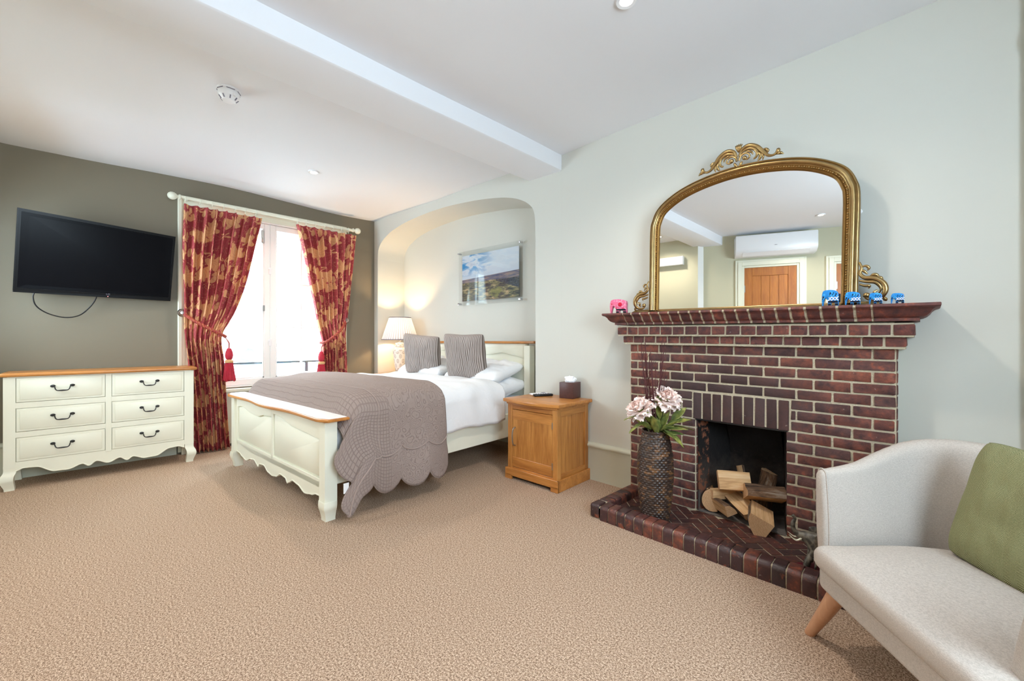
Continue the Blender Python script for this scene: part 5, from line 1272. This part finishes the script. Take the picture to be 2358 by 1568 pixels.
# ---- gilt overmantel mirror
MZ = 1.249
mir = thing('mirror', 'arched overmantel mirror in an ornate antique gold frame', 'mirror', (4.765, -.112, MZ)); mir.rotation_euler = (0, math.radians(1.05), 0)
OUT = [(-.535, .022), (-.535, .30), (-.535, .54), (-.522, .615), (-.487, .683), (-.423, .735), (-.332, .780), (-.215, .812), (-.072, .831), (.072, .831), (.215, .812), (.332, .780), (.423, .735), (.487, .683), (.522, .615), (.535, .54), (.535, .30), (.535, .022)]
op = [(p.x, p.y) for p in spline([Vector((a, b, 0)) for a, b in OUT], 6)]
def frame_grid(g, prof, path=None):
    path = path or op; n = len(path); R = []
    for i, (x, z) in enumerate(path):
        a = Vector(path[max(0, i - 1)]); b = Vector(path[min(n - 1, i + 1)]); d = (b - a).normalized(); nx, nz_ = d.y, -d.x       # inward normal
        if i == 0 or i == n - 1: nx, nz_ = (1 if i == 0 else -1), 0
        R.append([g.bm.verts.new((x + nx * o, -dd, z + nz_ * o)) for o, dd in prof])
    for a, b in zip(R, R[1:]):
        for j in range(len(prof) - 1): g.bm.faces.new((a[j], a[j + 1], b[j + 1], b[j]))
FPf = [(0, -.012), (0, .008), (.003, .014), (.007, .015), (.009, .011), (.012, .012), (.016, .022), (.022, .027), (.029, .026), (.034, .020), (.037, .013), (.040, .012)]
g = G(); frame_grid(g, FPf); g.obj('frame', M['gold'], mir, 50)
g = G(); frame_grid(g, [(.0395, .0115), (.043, .008), (.051, .008), (.053, .012), (.056, .014), (.060, .012), (.066, .004), (.067, -.003)]); g.obj('inner_slip', M['gold_dark'], mir, 50)
g = G(); L_ = 0; last = None; nb = 0
for i in range(1, len(op)):
    a, b = Vector(op[i - 1]), Vector(op[i]); d = (b - a); seg = d.length; d.normalize(); s = -L_ % .0125
    while s < seg:
        p = a + d * s + Vector((d.y, -d.x)) * .047; big = nb % 2 == 0; g.ball((p.x, -.010, p.y), .0046 if big else .0030, (1, 1, 1), 1); nb += 1; s += .0125
    L_ += seg
o = g.obj('bead_moulding', M['gold'], mir, 180); o['kind'] = 'stuff'
ip = []
for i, (x, z) in enumerate(op):
    a = Vector(op[max(0, i - 1)]); b = Vector(op[min(len(op) - 1, i + 1)]); d = (b - a).normalized(); nx, nz_ = (d.y, -d.x) if 0 < i < len(op) - 1 else ((1, 0) if i == 0 else (-1, 0)); ip.append((x + nx * .064, z + nz_ * .064))
g = G(); g.prism(ip, 'y', -.0005, .004); g.obj('glass', M['mirror'], mir, 20)
g = G(); g.prism(op, 'y', .005, .014); g.obj('backing', M['black'], mir, 20)
g = G(); pr = [(.0, 0), (.036, 0), (.036, .004), (.030, .010), (.031, .014), (.022, .018), (.018, .026), (.008, .030), (0, .030)]
g.prism([(-(o_) + .012, z) for o_, z in pr], 'x', -.665, .640); 
for v in g.bm.verts:
    if v.co.z > .005: k = v.co.z / .030 * .030; v.co.x -= math.copysign(k, v.co.x)
g.obj('plinth', M['gold'], mir, 40)
def scroll(parent, name, parts, mat='gold', sx=1):
    g = G()
    for pts, r0, r1, fl in parts:
        P = spline([Vector((x * sx, -y, z)) for x, z, y in pts], 7); n = len(P)
        g.tube(P, [r0 + (r1 - r0) * (i / (n - 1)) if not isinstance(r0, list) else 0 for i in range(n)] if not isinstance(r1, tuple) else [curve_pts([(0, r0), (r1[1], r1[0]), (1, r1[2])], i / (n - 1)) for i in range(n)], 9, flat=fl, up=(0, 1, 0))
    return g, name, mat
def crest_half(s):
    parts = [
     ([(.030, .045, .014), (.045, .036, .016), (.060, .048, .018), (.052, .066, .018), (.030, .070, .018), (.012, .056, .018), (.006, .036, .016)], .004, .006, .8),
     ([(.006, .060, .018), (.020, .092, .022), (.055, .108, .024), (.095, .094, .022), (.125, .062, .018), (.150, .036, .014), (.178, .034, .012), (.200, .052, .010)], .006, (.0125, .35, .005), .7),
     ([(.004, .050, .014), (.022, .078, .022), (.055, .092, .024), (.085, .082, .022), (.098, .060, .020), (.092, .040, .016), (.078, .032, .014)], .004, (.010, .5, .005), .7),
     ([(.030, .072, .016), (.050, .078, .022), (.070, .070, .020), (.076, .056, .016)], .004, (.007, .5, .003), .7),
     ([(.095, .070, .016), (.112, .048, .016), (.108, .028, .012), (.098, .018, .010)], .006, (.009, .5, .003), .7),
     ([(.115, .056, .014), (.126, .036, .014), (.122, .018, .008)], .005, (.006, .5, .002), .7),
     ([(.118, .070, .010), (.136, .074, .012), (.146, .064, .012), (.142, .050, .010)], .004, (.009, .6, .004), .8),
     ([(.170, .034, .010), (.188, .040, .014), (.198, .056, .014), (.190, .062, .010)], .004, (.010, .6, .004), .8),
     ([(.185, .036, .010), (.206, .038, .012), (.222, .030, .008)], .004, (.009, .5, .002), .8),
     ([(.020, .030, .014), (.012, .014, .014), (.004, .004, .010)], .005, (.008, .4, .003), .8)]
    g, nm, mt = scroll(None, 'crest', parts, sx=s); g.ball((s * .034, -.018, .046), .013, (1, .8, 1), 2)
    zc = .822
    for v in g.bm.verts: v.co.z += zc - .10 * (abs(v.co.x)) ** 1.15 * (1 if abs(v.co.x) > .03 else .6) - .002; v.co.x -= .004
    g.obj('crest_scroll', M['gold'], mir, 180)
crest_half(1); crest_half(-1)
g = G()
for k in range(-2, 3): a = k * .36; g.tube(spline([(0, -.016, .925 - .02), (math.sin(a) * .016, -.024, .93), (math.sin(a) * .028, -.018, .925 + math.cos(a) * .026)], 4), [.004, .0055, .0065, .007, .0065, .005, .004, .003, .002], 7)
g.obj('crest_shell', M['gold'], mir, 180)
def side_scroll(s):
    parts = [([(.000, .188, .010), (.010, .160, .014), (.004, .135, .014), (.022, .112, .016), (.058, .105, .018), (.088, .080, .018), (.096, .045, .018), (.078, .014, .016), (.046, .006, .014), (.026, .018, .014)], .005, (.0125, .55, .006), .75),
     ([(.002, .10, .012), (.030, .092, .016), (.062, .086, .018), (.080, .060, .018), (.074, .036, .014)], .005, (.009, .5, .004), .75),
     ([(.004, .082, .012), (.022, .074, .014), (.040, .072, .014), (.036, .060, .012)], .005, (.007, .5, .003), .75),
     ([(.010, .165, .012), (.026, .168, .012), (.036, .156, .010), (.030, .146, .010)], .004, (.007, .5, .003), .75),
     ([(.004, .148, .012), (.018, .144, .014), (.032, .128, .012)], .004, (.007, .5, .003), .75),
     ([(.040, .112, .014), (.052, .124, .014), (.066, .120, .012), (.070, .108, .012)], .004, (.008, .5, .003), .8),
     ([(.060, .110, .014), (.078, .108, .012), (.086, .096, .010)], .004, (.007, .5, .003), .8),
     ([(.070, .050, .016), (.058, .042, .018), (.060, .028, .014), (.050, .020, .012)], .004, (.007, .5, .003), .8),
     ([(.088, .020, .010), (.096, .006, .010), (.100, .0, .006)], .005, (.009, .5, .004), .8)]
    g, _, _ = scroll(None, 'side_scroll', parts, sx=s); g.ball((s * .030, -.014, .028), .014, (1, .8, 1), 2)
    for v in g.bm.verts: v.co.x += s * .537; v.co.z += .028
    g.obj('side_scroll', M['gold'], mir, 180)
side_scroll(1); side_scroll(-1)
# ---- carved elephants on the mantel
ES = [(-.50, .0), (-.51, .35), (-.49, .72), (-.40, .95), (-.15, 1.0), (.12, .99), (.36, .92), (.49, .80), (.50, .40), (.50, 0), (.30, 0), (.29, .17), (.07, .18), (.06, 0), (-.13, 0), (-.14, .36), (-.20, .52), (-.29, .50), (-.36, .36), (-.43, .0)]
def elephant(label, loc, w, h, th, rz, mat, dark, dots, group, style):
    root = thing('elephant_figurine', label, 'figurine', loc, rz, group)
    P = spline([Vector((a * w, b * h, 0)) for a, b in ES], 3); P = [(p.x, p.y) for p in P]
    g = G(); g.prism(P, 'y', -th / 2, th / 2, th * .07, 2, only_caps=True)
    for v in g.bm.verts: v.co.y *= .8 + .35 * smooth(.15, .6, v.co.z / h) * (1 - .3 * smooth(.8, 1, v.co.z / h))
    g.obj('body', M[mat], root, 60)
    for s in (-1, 1):
        g = G(); E = [Vector((x * w, z * h, 0)) for x, z in ((-.26, .88), (-.12, .84), (-.06, .62), (-.12, .40), (-.22, .42), (-.26, .62))]; E = spline(E + [E[0]], 3)[:-1]
        g.prism([(p.x, p.y) for p in E], 'y', s * th * .50 - .001, s * th * .50 + .002, .0008, 1, only_caps=True); g.obj('ear', M[mat], root, 60)
    g = G(); g.prism([(a * w, b * h) for a, b in ((.49, .01), (.49, .14), (.31, .14), (.30, .01))], 'y', -th / 2 * .86, th / 2 * .86); g.obj('foot', M[dark], root)
    g = G(); g.prism([(a * w, b * h) for a, b in ((.05, .01), (.05, .14), (-.12, .14), (-.12, .01))], 'y', -th / 2 * .86, th / 2 * .86); g.obj('foot', M[dark], root)
    g = G(); g.prism([(a * w, b * h) for a, b in ((.285, .18), (.08, .19), (-.12, .20), (-.12, .30), (.48, .30), (.48, .16))], 'y', -th / 2 * .93, th / 2 * .93); g.obj('belly_band', M[dark], root)
    g = G(); yy = -th * .53
    if style == 'blue':
        for r_ in range(2):
            for c in range(6):
                x, z = (-.04 + c * .098) * w, (.38 + r_ * .12) * h
                for k in (0, 1): g.box(-.006 * w / .06, .006 * w / .06, -.0008, .0008, -.0018 * w / .06, .0018 * w / .06, M=Matrix.Translation((x, yy, z)) @ Matrix.Rotation((.78 if (c + r_) % 2 else -.78), 4, 'Y')); break
        o = g.obj('dots', M['white_dot'], root); o['kind'] = 'stuff'
        for x, z in ((-.0, .78), (.18, .78), (.34, .72), (-.43, .55)):
            g = G(); pts = spline([Vector((x * w, yy - .0005, z * h + .05 * h)), Vector((x * w + .05 * w, yy - .0005, z * h)), Vector((x * w, yy - .0005, z * h - .06 * h)), Vector((x * w - .04 * w, yy - .0005, z * h - .14 * h))], 4); g.tube(pts, .026 * w, 6); g.ball((x * w, yy, z * h), .055 * w, (1, .3, 1), 1); g.obj('swirl', M[dark], root)
    else:
        for x, z, r_ in ((.12, .62, .13), (-.36, .66, .06), (.30, .34, .035), (-.12, .36, .04)): g = G(); g.ball((x * w, yy, z * h), r_ * w, (1, .12, 1), 2); g.obj('spot', M['crimson'], root)
        g = G(); rs = random.Random(2)
        for k in range(26): g.ball((rs.uniform(-.4, .45) * w, yy, rs.uniform(.35, .88) * h), .010 * w, (1, .5, 1), 1)
        o = g.obj('dots', M['white_dot'], root); o['kind'] = 'stuff'
    return root
GE = 'carved elephants on the mantel'
def mz(x): return 1.2535 - .0169 * (x - XC)
for (x, w_, h_, th, lb) in ((5.208, .062, .076, .034, 'blue painted wooden elephant, largest of the four'), (5.291, .054, .062, .030, 'blue painted wooden elephant in front of the right side of the mirror frame'), (5.371, .044, .052, .026, 'blue painted wooden elephant standing by the gold scroll of the mirror'), (5.443, .042, .046, .024, 'blue painted wooden elephant at the right end, smallest of the four')):
    elephant(lb, (x, -.215, mz(x)), w_, h_, th, math.radians(3), 'blue', 'navy', 0, GE, 'blue')
elephant('pink painted wooden elephant with red spots at the left end of the mantel', (4.062, -.215, mz(4.062)), .112, .094, .040, math.radians(14), 'pink', 'navy', 0, GE, 'pink')
# ---- bronze elephant statue on the hearth
stt = thing('elephant_statue', 'dark elephant statue with raised trunk and calf on a maroon base', 'statue', (5.215, -.455, HB + .003), math.radians(20))
g = G(); g.lathe([(0, 0), (.1, 0), (.105, .008), (.1, .022), (0, .024)], 40)
for v in g.bm.verts: v.co.x *= 1.15; v.co.y *= .62
g.obj('base', M['maroon'], stt)
def skin(name, verts, edges, rad, mat, parent, sub=2):
    me = bpy.data.meshes.new(name); me.from_pydata(verts, edges, []); o = put(name, me, parent)
    m = o.modifiers.new('skin', 'SKIN'); 
    for v, r in zip(me.skin_vertices[0].data, rad): v.radius = (r, r)
    me.skin_vertices[0].data[0].use_root = True; s = o.modifiers.new('sub', 'SUBSURF'); s.levels = sub; s.render_levels = sub; m.use_smooth_shade = True
    dg = bpy.context.evaluated_depsgraph_get(); dg.update(); nm = bpy.data.meshes.new_from_object(o.evaluated_get(dg)); o.modifiers.clear(); o.data = nm; nm.materials.clear(); nm.materials.append(mat); nm.name = name
    for p in nm.polygons: p.use_smooth = True
    return o
def statue(parent, s, ox, oy, up):
    V = [(.0, 0, .125), (.045, 0, .13), (-.045, 0, .135), (-.08, 0, .150), (-.108, 0, .150), (-.128, 0, .165 if up else .10), (-.134, 0, .20 if up else .06), (-.122, 0, .228 if up else .03), (-.135, 0, .245 if up else .02),
         (-.05, .028, .09), (-.055, .03, .05), (-.058, .032, .012), (-.05, -.028, .09), (-.075, -.03, .05), (-.085, -.032, .012), (.05, .028, .09), (.055, .03, .05), (.052, .032, .012), (.05, -.028, .09), (.06, -.03, .05), (.066, -.032, .012), (.075, 0, .12), (.085, 0, .08)]
    E_ = [(0, 1), (0, 2), (2, 3), (3, 4), (4, 5), (5, 6), (6, 7), (7, 8), (2, 9), (9, 10), (10, 11), (2, 12), (12, 13), (13, 14), (1, 15), (15, 16), (16, 17), (1, 18), (18, 19), (19, 20), (1, 21), (21, 22)]
    Rr = [.045, .038, .036, .028, .020, .012, .010, .008, .009, .018, .015, .017, .018, .015, .017, .018, .015, .017, .018, .015, .017, .008, .003]
    skin('body', [(ox + x * s, oy + y * s, .022 + z * s) for x, y, z in V], E_, [r * s for r in Rr], M['eleph'], parent)
    for sy in (-1, 1):
        g = G(); g.tube(spline([Vector((ox - .095 * s, oy + sy * .014 * s, .022 + .145 * s)), Vector((ox - .122 * s, oy + sy * .022 * s, .022 + .130 * s)), Vector((ox - .150 * s, oy + sy * .018 * s, .022 + .150 * s))], 4), [.0055 * s * (1 - i / 10) for i in range(9)], 7); g.obj('tusk', M['ivory'], parent)
        g = G(); E2 = [Vector((x, z, 0)) for x, z in ((-.06, .175), (-.03, .185), (-.005, .165), (.0, .13), (-.02, .10), (-.045, .115), (-.06, .14))]; E2 = spline(E2 + [E2[0]], 3)[:-1]
        g.prism([(p.x * s, p.y * s) for p in E2], 'y', -.002, .002, .001); g.xf(Matrix.Translation((ox, oy + sy * .036 * s, .022)) @ Matrix.Rotation(-sy * .35, 4, 'Z')); g.obj('ear', M['eleph'], parent, 60)
statue(stt, .92, .012, .012, True); statue(stt, .42, .02, -.040, False)
# ---- hook on the wall
hk = thing('wall_hook', 'small round white hook on the wall right of the mirror', 'hook', (5.298, -.001, 1.727))
g = G(); g.lathe([(0, 0), (.011, 0), (.011, .004), (.006, .006), (.005, .018), (.009, .022), (.007, .028), (0, .029)], 18); g.xf(Matrix.Rotation(PI / 2, 4, 'X')).obj('knob', M['plastic'], hk)
# ================================================================== TUB CHAIR
CC = Vector((5.250, -.940, 0)); ct = Vector((.62, -.785, 0)).normalized(); cbk = Vector((.785, .62, 0))
chair = thing('tub_chair', 'beige linen tub armchair with splayed wooden legs beside the fireplace', 'chair', CC)
MC = Matrix((ct, cbk, Vector((0, 0, 1)))).transposed().to_4x4()
chair.matrix_world = Matrix.Translation(CC) @ MC
W0, W1 = -.02, .60     # cushion width along t
def rr_poly(P, r, n=5):
    out = []; m = len(P)
    for i in range(m):
        a, b, c = Vector(P[i - 1]), Vector(P[i]), Vector(P[(i + 1) % m]); rr = r[i] if isinstance(r, list) else r
        d1 = (a - b).normalized(); d2 = (c - b).normalized(); p1 = b + d1 * rr; p2 = b + d2 * rr
        for k in range(n + 1): t_ = k / n; out.append(tuple((1 - t_) ** 2 * p1 + 2 * t_ * (1 - t_) * b + t_ * t_ * p2))
    return out
def puff(g, P, z0, z1, r=.03, crown=.012, n=6):
    """upholstered slab: rounded rim and crowned top from an outline (concentric rings)"""
    c = Vector((sum(p[0] for p in P) / len(P), sum(p[1] for p in P) / len(P))); rings = []
    prof = [(0 - r * .8, z0)] + [(-r + r * math.sin(a), z0 + r * .9 - r * .9 * math.cos(a)) for a in [k * PI / 10 for k in range(1, 6)]] + [(-r + r * math.cos(a), z1 - r + r * math.sin(a)) for a in [k * PI / 12 for k in range(0, 7)]]
    for o, z in prof:
        rg = []
        for p in P: d = (Vector(p) - c); L_ = d.length; q = c + d * ((L_ + o) / L_); rg.append(g.bm.verts.new((q.x, q.y, z)))
        rings.append(rg)
    for k in range(1, 7):
        f = 1 - k / 7; rg = []
        for p in P: d = (Vector(p) - c); L_ = d.length; q = c + d * ((L_ - r) / L_) * f; rg.append(g.bm.verts.new((q.x, q.y, z1 + crown * (1 - f * f))))
        rings.append(rg)
    m = len(P)
    for a, b in zip(rings, rings[1:]):
        for j in range(m): g.bm.faces.new((a[j], a[(j + 1) % m], b[(j + 1) % m], b[j]))
    g.bm.faces.new(rings[0]); g.bm.faces.new(rings[-1])
seatP = rr_poly([(-.012, .0), (.60, .0), (.60, .095), (.53, .165), (.535, .50), (.25, .54), (-.03, .50), (-.055, .30), (-.018, .10)], [.045, .045, .04, .02, .08, .15, .08, .1, .04])
g = G(); puff(g, seatP, .298, .370, .030, .022); g.obj('seat_cushion', M['linen'], chair, 180)
baseP = rr_poly([(-.005, .018), (.59, .018), (.60, .58), (-.08, .58), (-.065, .2)], [.04, .04, .12, .12, .1])
g = G(); puff(g, baseP, .228, .325, .018, 0); g.obj('seat_base', M['linen'], chair, 180)
# shell: arms and back in one sweep
IN = [(-.040, .085), (-.050, .22), (-.068, .36), (-.060, .45), (-.02, .51), (.07, .545), (.20, .555), (.32, .55), (.43, .535), (.50, .49), (.535, .42), (.54, .32), (.525, .22), (.505, .125)]
ipth = spline([Vector((a, b, 0)) for a, b in IN], 6); nI = len(ipth)
def shell(u, v):
    i = u * (nI - 1); k = min(int(i), nI - 2); f = i - k; p = ipth[k] * (1 - f) + ipth[k + 1] * f
    d = (ipth[min(k + 2, nI - 1)] - ipth[max(k - 1, 0)]).normalized(); nrm = Vector((-d.y, d.x, 0))     # outward
    s = abs(u - .5) * 2; h = .722 - .108 * smooth(.42, 1.05, s); th = .040 + .055 * (1 - s ** 3)
    lean = .07 * (1 - smooth(.5, .95, s)) + (.10 * smooth(.6, .95, u) if u > .5 else .006)
    h0 = .24; r = th * .5; H_ = h - h0
    # loop: inner bottom -> inner top -> round -> outer top -> outer bottom
    if v < .42: t_ = v / .42; off = lean * t_; z = h0 + (H_ - r) * t_; off -= .012 * math.sin(PI * t_)
    elif v < .58: a = PI * (v - .42) / .16; off = lean + r - r * math.cos(a); z = h - r + r * math.sin(a) * .9
    else: t_ = (v - .58) / .42; off = (lean + 2 * r) * (1 - t_) + (2 * r * .55) * t_ + .01 * math.sin(PI * t_); z = (h - r) * (1 - t_) + h0 * t_
    q = p + nrm * off; return Vector((q.x, q.y, z))
def shell2(u, v):
    # rounded front ends of the arms
    e = .035; k = min(1, min(u, 1 - u) / .02); c = shell(u, .5)
    return shell(u, v)
g = G(); V_ = g.grid(shell, 120, 44, wv=False, us=1, vs=1)
for i in (0, 120):
    ring = V_[i]; c = sum((v.co for v in ring), Vector()) / len(ring); fwd = Vector((.0, -1, 0)); rg0 = ring
    for st_, (o_, k_) in enumerate(((.012, .94), (.020, .80), (.022, .5), (.022, .2))):
        rg = []
        for v in ring: q = c + (v.co - c) * k_ + fwd * o_; q.z = c.z + (v.co.z - c.z) * (1 - (1 - k_) * .35 if st_ < 2 else k_); rg.append(g.bm.verts.new(q))
        for a, b, c2, d2 in zip(rg0, rg0[1:], rg[1:], rg): g.bm.faces.new((a, b, c2, d2))
        g.bm.faces.new((rg0[-1], rg0[0], rg[0], rg[-1])); rg0 = rg
    g.bm.faces.new(rg0)
g.obj('shell', M['linen'], chair, 180)
g = G(); g.tube([shell(.004, v / 40) + Vector((0, -.012, 0)) for v in range(0, 41)], .0030, 6); g.obj('piping', M['linen'], chair, 180)
for (x, y, dx, dy) in ((.030, .085, -.115, -.043), (.54, .085, .07, -.05), (.0, .52, -.06, .06), (.52, .52, .06, .06)):
    g = G(); g.tube([(x + dx, y + dy, .0), (x + dx * .5, y + dy * .5, .12), (x, y, .245)], [.016, .023, .030], 16); g.obj('leg', M['beech'], chair, 50)
cu = pillow_mesh('cushion', .40, .40, .13, M['tweed'], 12, .008, .06, .40)
for l_ in cu.uv_layers: 
    for d_ in l_.data: d_.uv = (d_.uv[0], d_.uv[1] * .40)
o = put('cushion', cu); o.matrix_world = Matrix.Translation(CC) @ MC @ Matrix.Translation((.215, .475, .555)) @ Matrix.Rotation(.06, 4, 'Z') @ Matrix.Rotation(-.26, 4, 'X') @ Matrix.Rotation(.06, 4, 'Y')
tag(o, 'green herringbone tweed cushion leaning on the back of the tub chair', 'cushion')
# ================================================================== BEHIND THE CAMERA, SEEN IN THE MIRROR
Df = (Vector(FR[3]) - Vector(FR[2])).normalized(); RF = math.atan2(Df.y, Df.x)
def front_thing(name, label, cat, x, z):
    p = Vector(FR[2]) + Df * ((x - FR[2][0]) / Df.x); o = thing(name, label, cat, (p.x, p.y, z), RF + PI); return o   # local: +x to the left along wall, -y into the room
def door_set(n, x0, x1, ztop, hinge):
    p = Vector(FR[2]) + Df * (((x0 + x1) / 2 - FR[2][0]) / Df.x); w = (x1 - x0) / Df.x
    root = bpy.data.objects.new('door_%d' % n, None); sc.collection.objects.link(root); root.location = (p.x, p.y, 0); root.rotation_euler = (0, 0, RF + PI); struct(root)
    h = w / 2
    for a, b, z0, z1 in ((-h, -h + .10, 0, ztop), (h - .10, h, 0, ztop)): g = G(); g.box(a, b, -.020, .004, z0, z1, .002); g.obj('stile', M['oak_door'], root)
    for z0, z1 in ((ztop - .12, ztop), (0, .20), (.95, 1.07)): g = G(); g.box(-h + .10, h - .10, -.018, .004, z0, z1, .002); g.obj('rail', M['oak_door'], root)
    for z0, z1 in ((.20, .95), (1.07, ztop - .12)):
        n_ = 4
        for k in range(n_): a = -h + .10 + (w - .20) * k / n_; g = G(); g.box(a + .001, a + (w - .2) / n_ - .001, -.010, .0, z0, z1, .002); g.obj('plank', M['oak_door'], root)
    # architrave
    for s in (-1, 1):
        g = G()
        for o_, d_, t_ in ((.0, .03, .03), (.03, .055, .045), (.085, .03, .030)): g.box(s * (h + o_) if s > 0 else -(h + o_ + d_), (h + o_ + d_) if s > 0 else -(h + o_), -t_, .01, 0, ztop + o_ + d_, .003)
        g.obj('architrave', M['cream_trim'], root)
    g = G()
    for o_, d_, t_ in ((.0, .03, .03), (.03, .055, .045), (.085, .03, .030)): g.box(-h - o_, h + o_, -t_, .01, ztop + o_, ztop + o_ + d_, .003)
    g.obj('head_architrave', M['cream_trim'], root)
    g = G(); g.tube([(hinge * (h - .05), -.02, 1.0), (hinge * (h - .05), -.06, 1.0), (hinge * (h - .16), -.06, 1.0)], .009, 10); g.obj('handle', M['steel'], root)
    for z in (.25, 1.0, 1.78): g = G(); g.box(-hinge * h - .012, -hinge * h + .012, -.026, -.018, z, z + .10, .001); g.obj('hinge', M['steel'], root)
door_set(1, 3.655, 4.245, 2.135, -1); door_set(2, 4.66, 5.30, 2.12, -1)
p = Vector(FR[2]) + Df * ((3.985 - FR[2][0]) / Df.x)
ac = thing('air_conditioner', 'white wall mounted air conditioner above the oak door, seen in the mirror', 'air conditioner', (p.x, p.y, 2.28), RF + PI)
g = G(); pr = [(-.001, .0), (-.06, .0), (-.13, .012), (-.185, .055), (-.200, .09), (-.200, .27), (-.19, .29), (-.17, .295), (-.001, .295)]
g.prism(pr, 'x', -.49, .49, .010, 2, only_caps=True); g.obj('casing', M['plastic'], ac, 40)
g = G(); g.box(-.40, .40, -.004, 0, -.055, .0); g.xf(Matrix.Translation((0, -.131, .012)) @ Matrix.Rotation(-.66, 4, 'X') @ Matrix.Translation((0, -.003, .058))); g.obj('louvre', M['shade_trim'], ac) if 0 else g.bm.free()
g = G(); P_ = [(-.128, .006), (-.190, .052)]; d_ = Vector((P_[1][0] - P_[0][0], P_[1][1] - P_[0][1])); 
g.prism([(P_[0][0], P_[0][1]), (P_[0][0] - .003, P_[0][1] - .004), (P_[1][0] - .003, P_[1][1] - .004), (P_[1][0], P_[1][1])], 'x', -.40, .40); g.obj('louvre', M['plastic'], ac)
g = G(); g.box(-.405, -.400, -.197, -.12, .0, .06); g.bm.free()
g = G(); g.box(-.02, .02, -.2015, -.200, .128, .131); g.ball((0, -.2005, .1295), .006, (1, .2, 1), 1); g.obj('badge', M['shade_trim'], ac)
d3 = (Vector(FR[1]) - Vector(FR[0])).normalized(); p = Vector(FR[0]) + d3 * (2.95 - FR[0][0] - .55) + Vector((-d3.y, d3.x)) * .004
tr = thing('trunking', 'white box trunking on the wall, seen at the left of the mirror', 'trunking', (p.x, p.y, 2.24), math.atan2(d3.y, d3.x) + PI)
g = G(); g.box(-.54, .55, -.075, 0, 0, .125, .004, 2); g.obj('casing', M['plastic'], tr); g = G(); g.box(-.548, -.540, -.078, 0, -.003, .128, .003); g.obj('end_cap', M['plastic'], tr)
# ================================================================== LAMPS IN THE CEILING
def downlight(x, y, label, watt=LAMP_W):
    z = CEIL - .002
    root = thing('downlight', label, 'light', (x, y, z - .006), 0, 'ceiling downlights')
    g = G(); g.lathe([(.026, .004), (.030, -.003), (.044, -.005), (.047, 0), (.047, .008)], 28, cap=False); g.obj('bezel', M['plastic'], root)
    g = G(); g.lathe([(0, 0), (.026, .001), (.027, .006)], 20); g.obj('bulb', M['bulb'], root)
    l = bpy.data.lights.new('spot', 'SPOT'); l.energy = watt * 4; l.color = (1, .90, .78); l.spot_size = math.radians(150); l.spot_blend = .8; l.shadow_soft_size = .06
    o = bpy.data.objects.new('downlight_beam', l); sc.collection.objects.link(o); o.parent = root; o.location = (0, 0, -.012)
LBL = ['white ceiling downlight over the bed near the window', 'white ceiling downlight in front of the fireplace', 'white ceiling downlight near the doors, seen in the mirror', 'white downlight added out of view to brighten the left of the room']
for (x, y), lb in zip(LAMPS, LBL): downlight(x, y, lb)
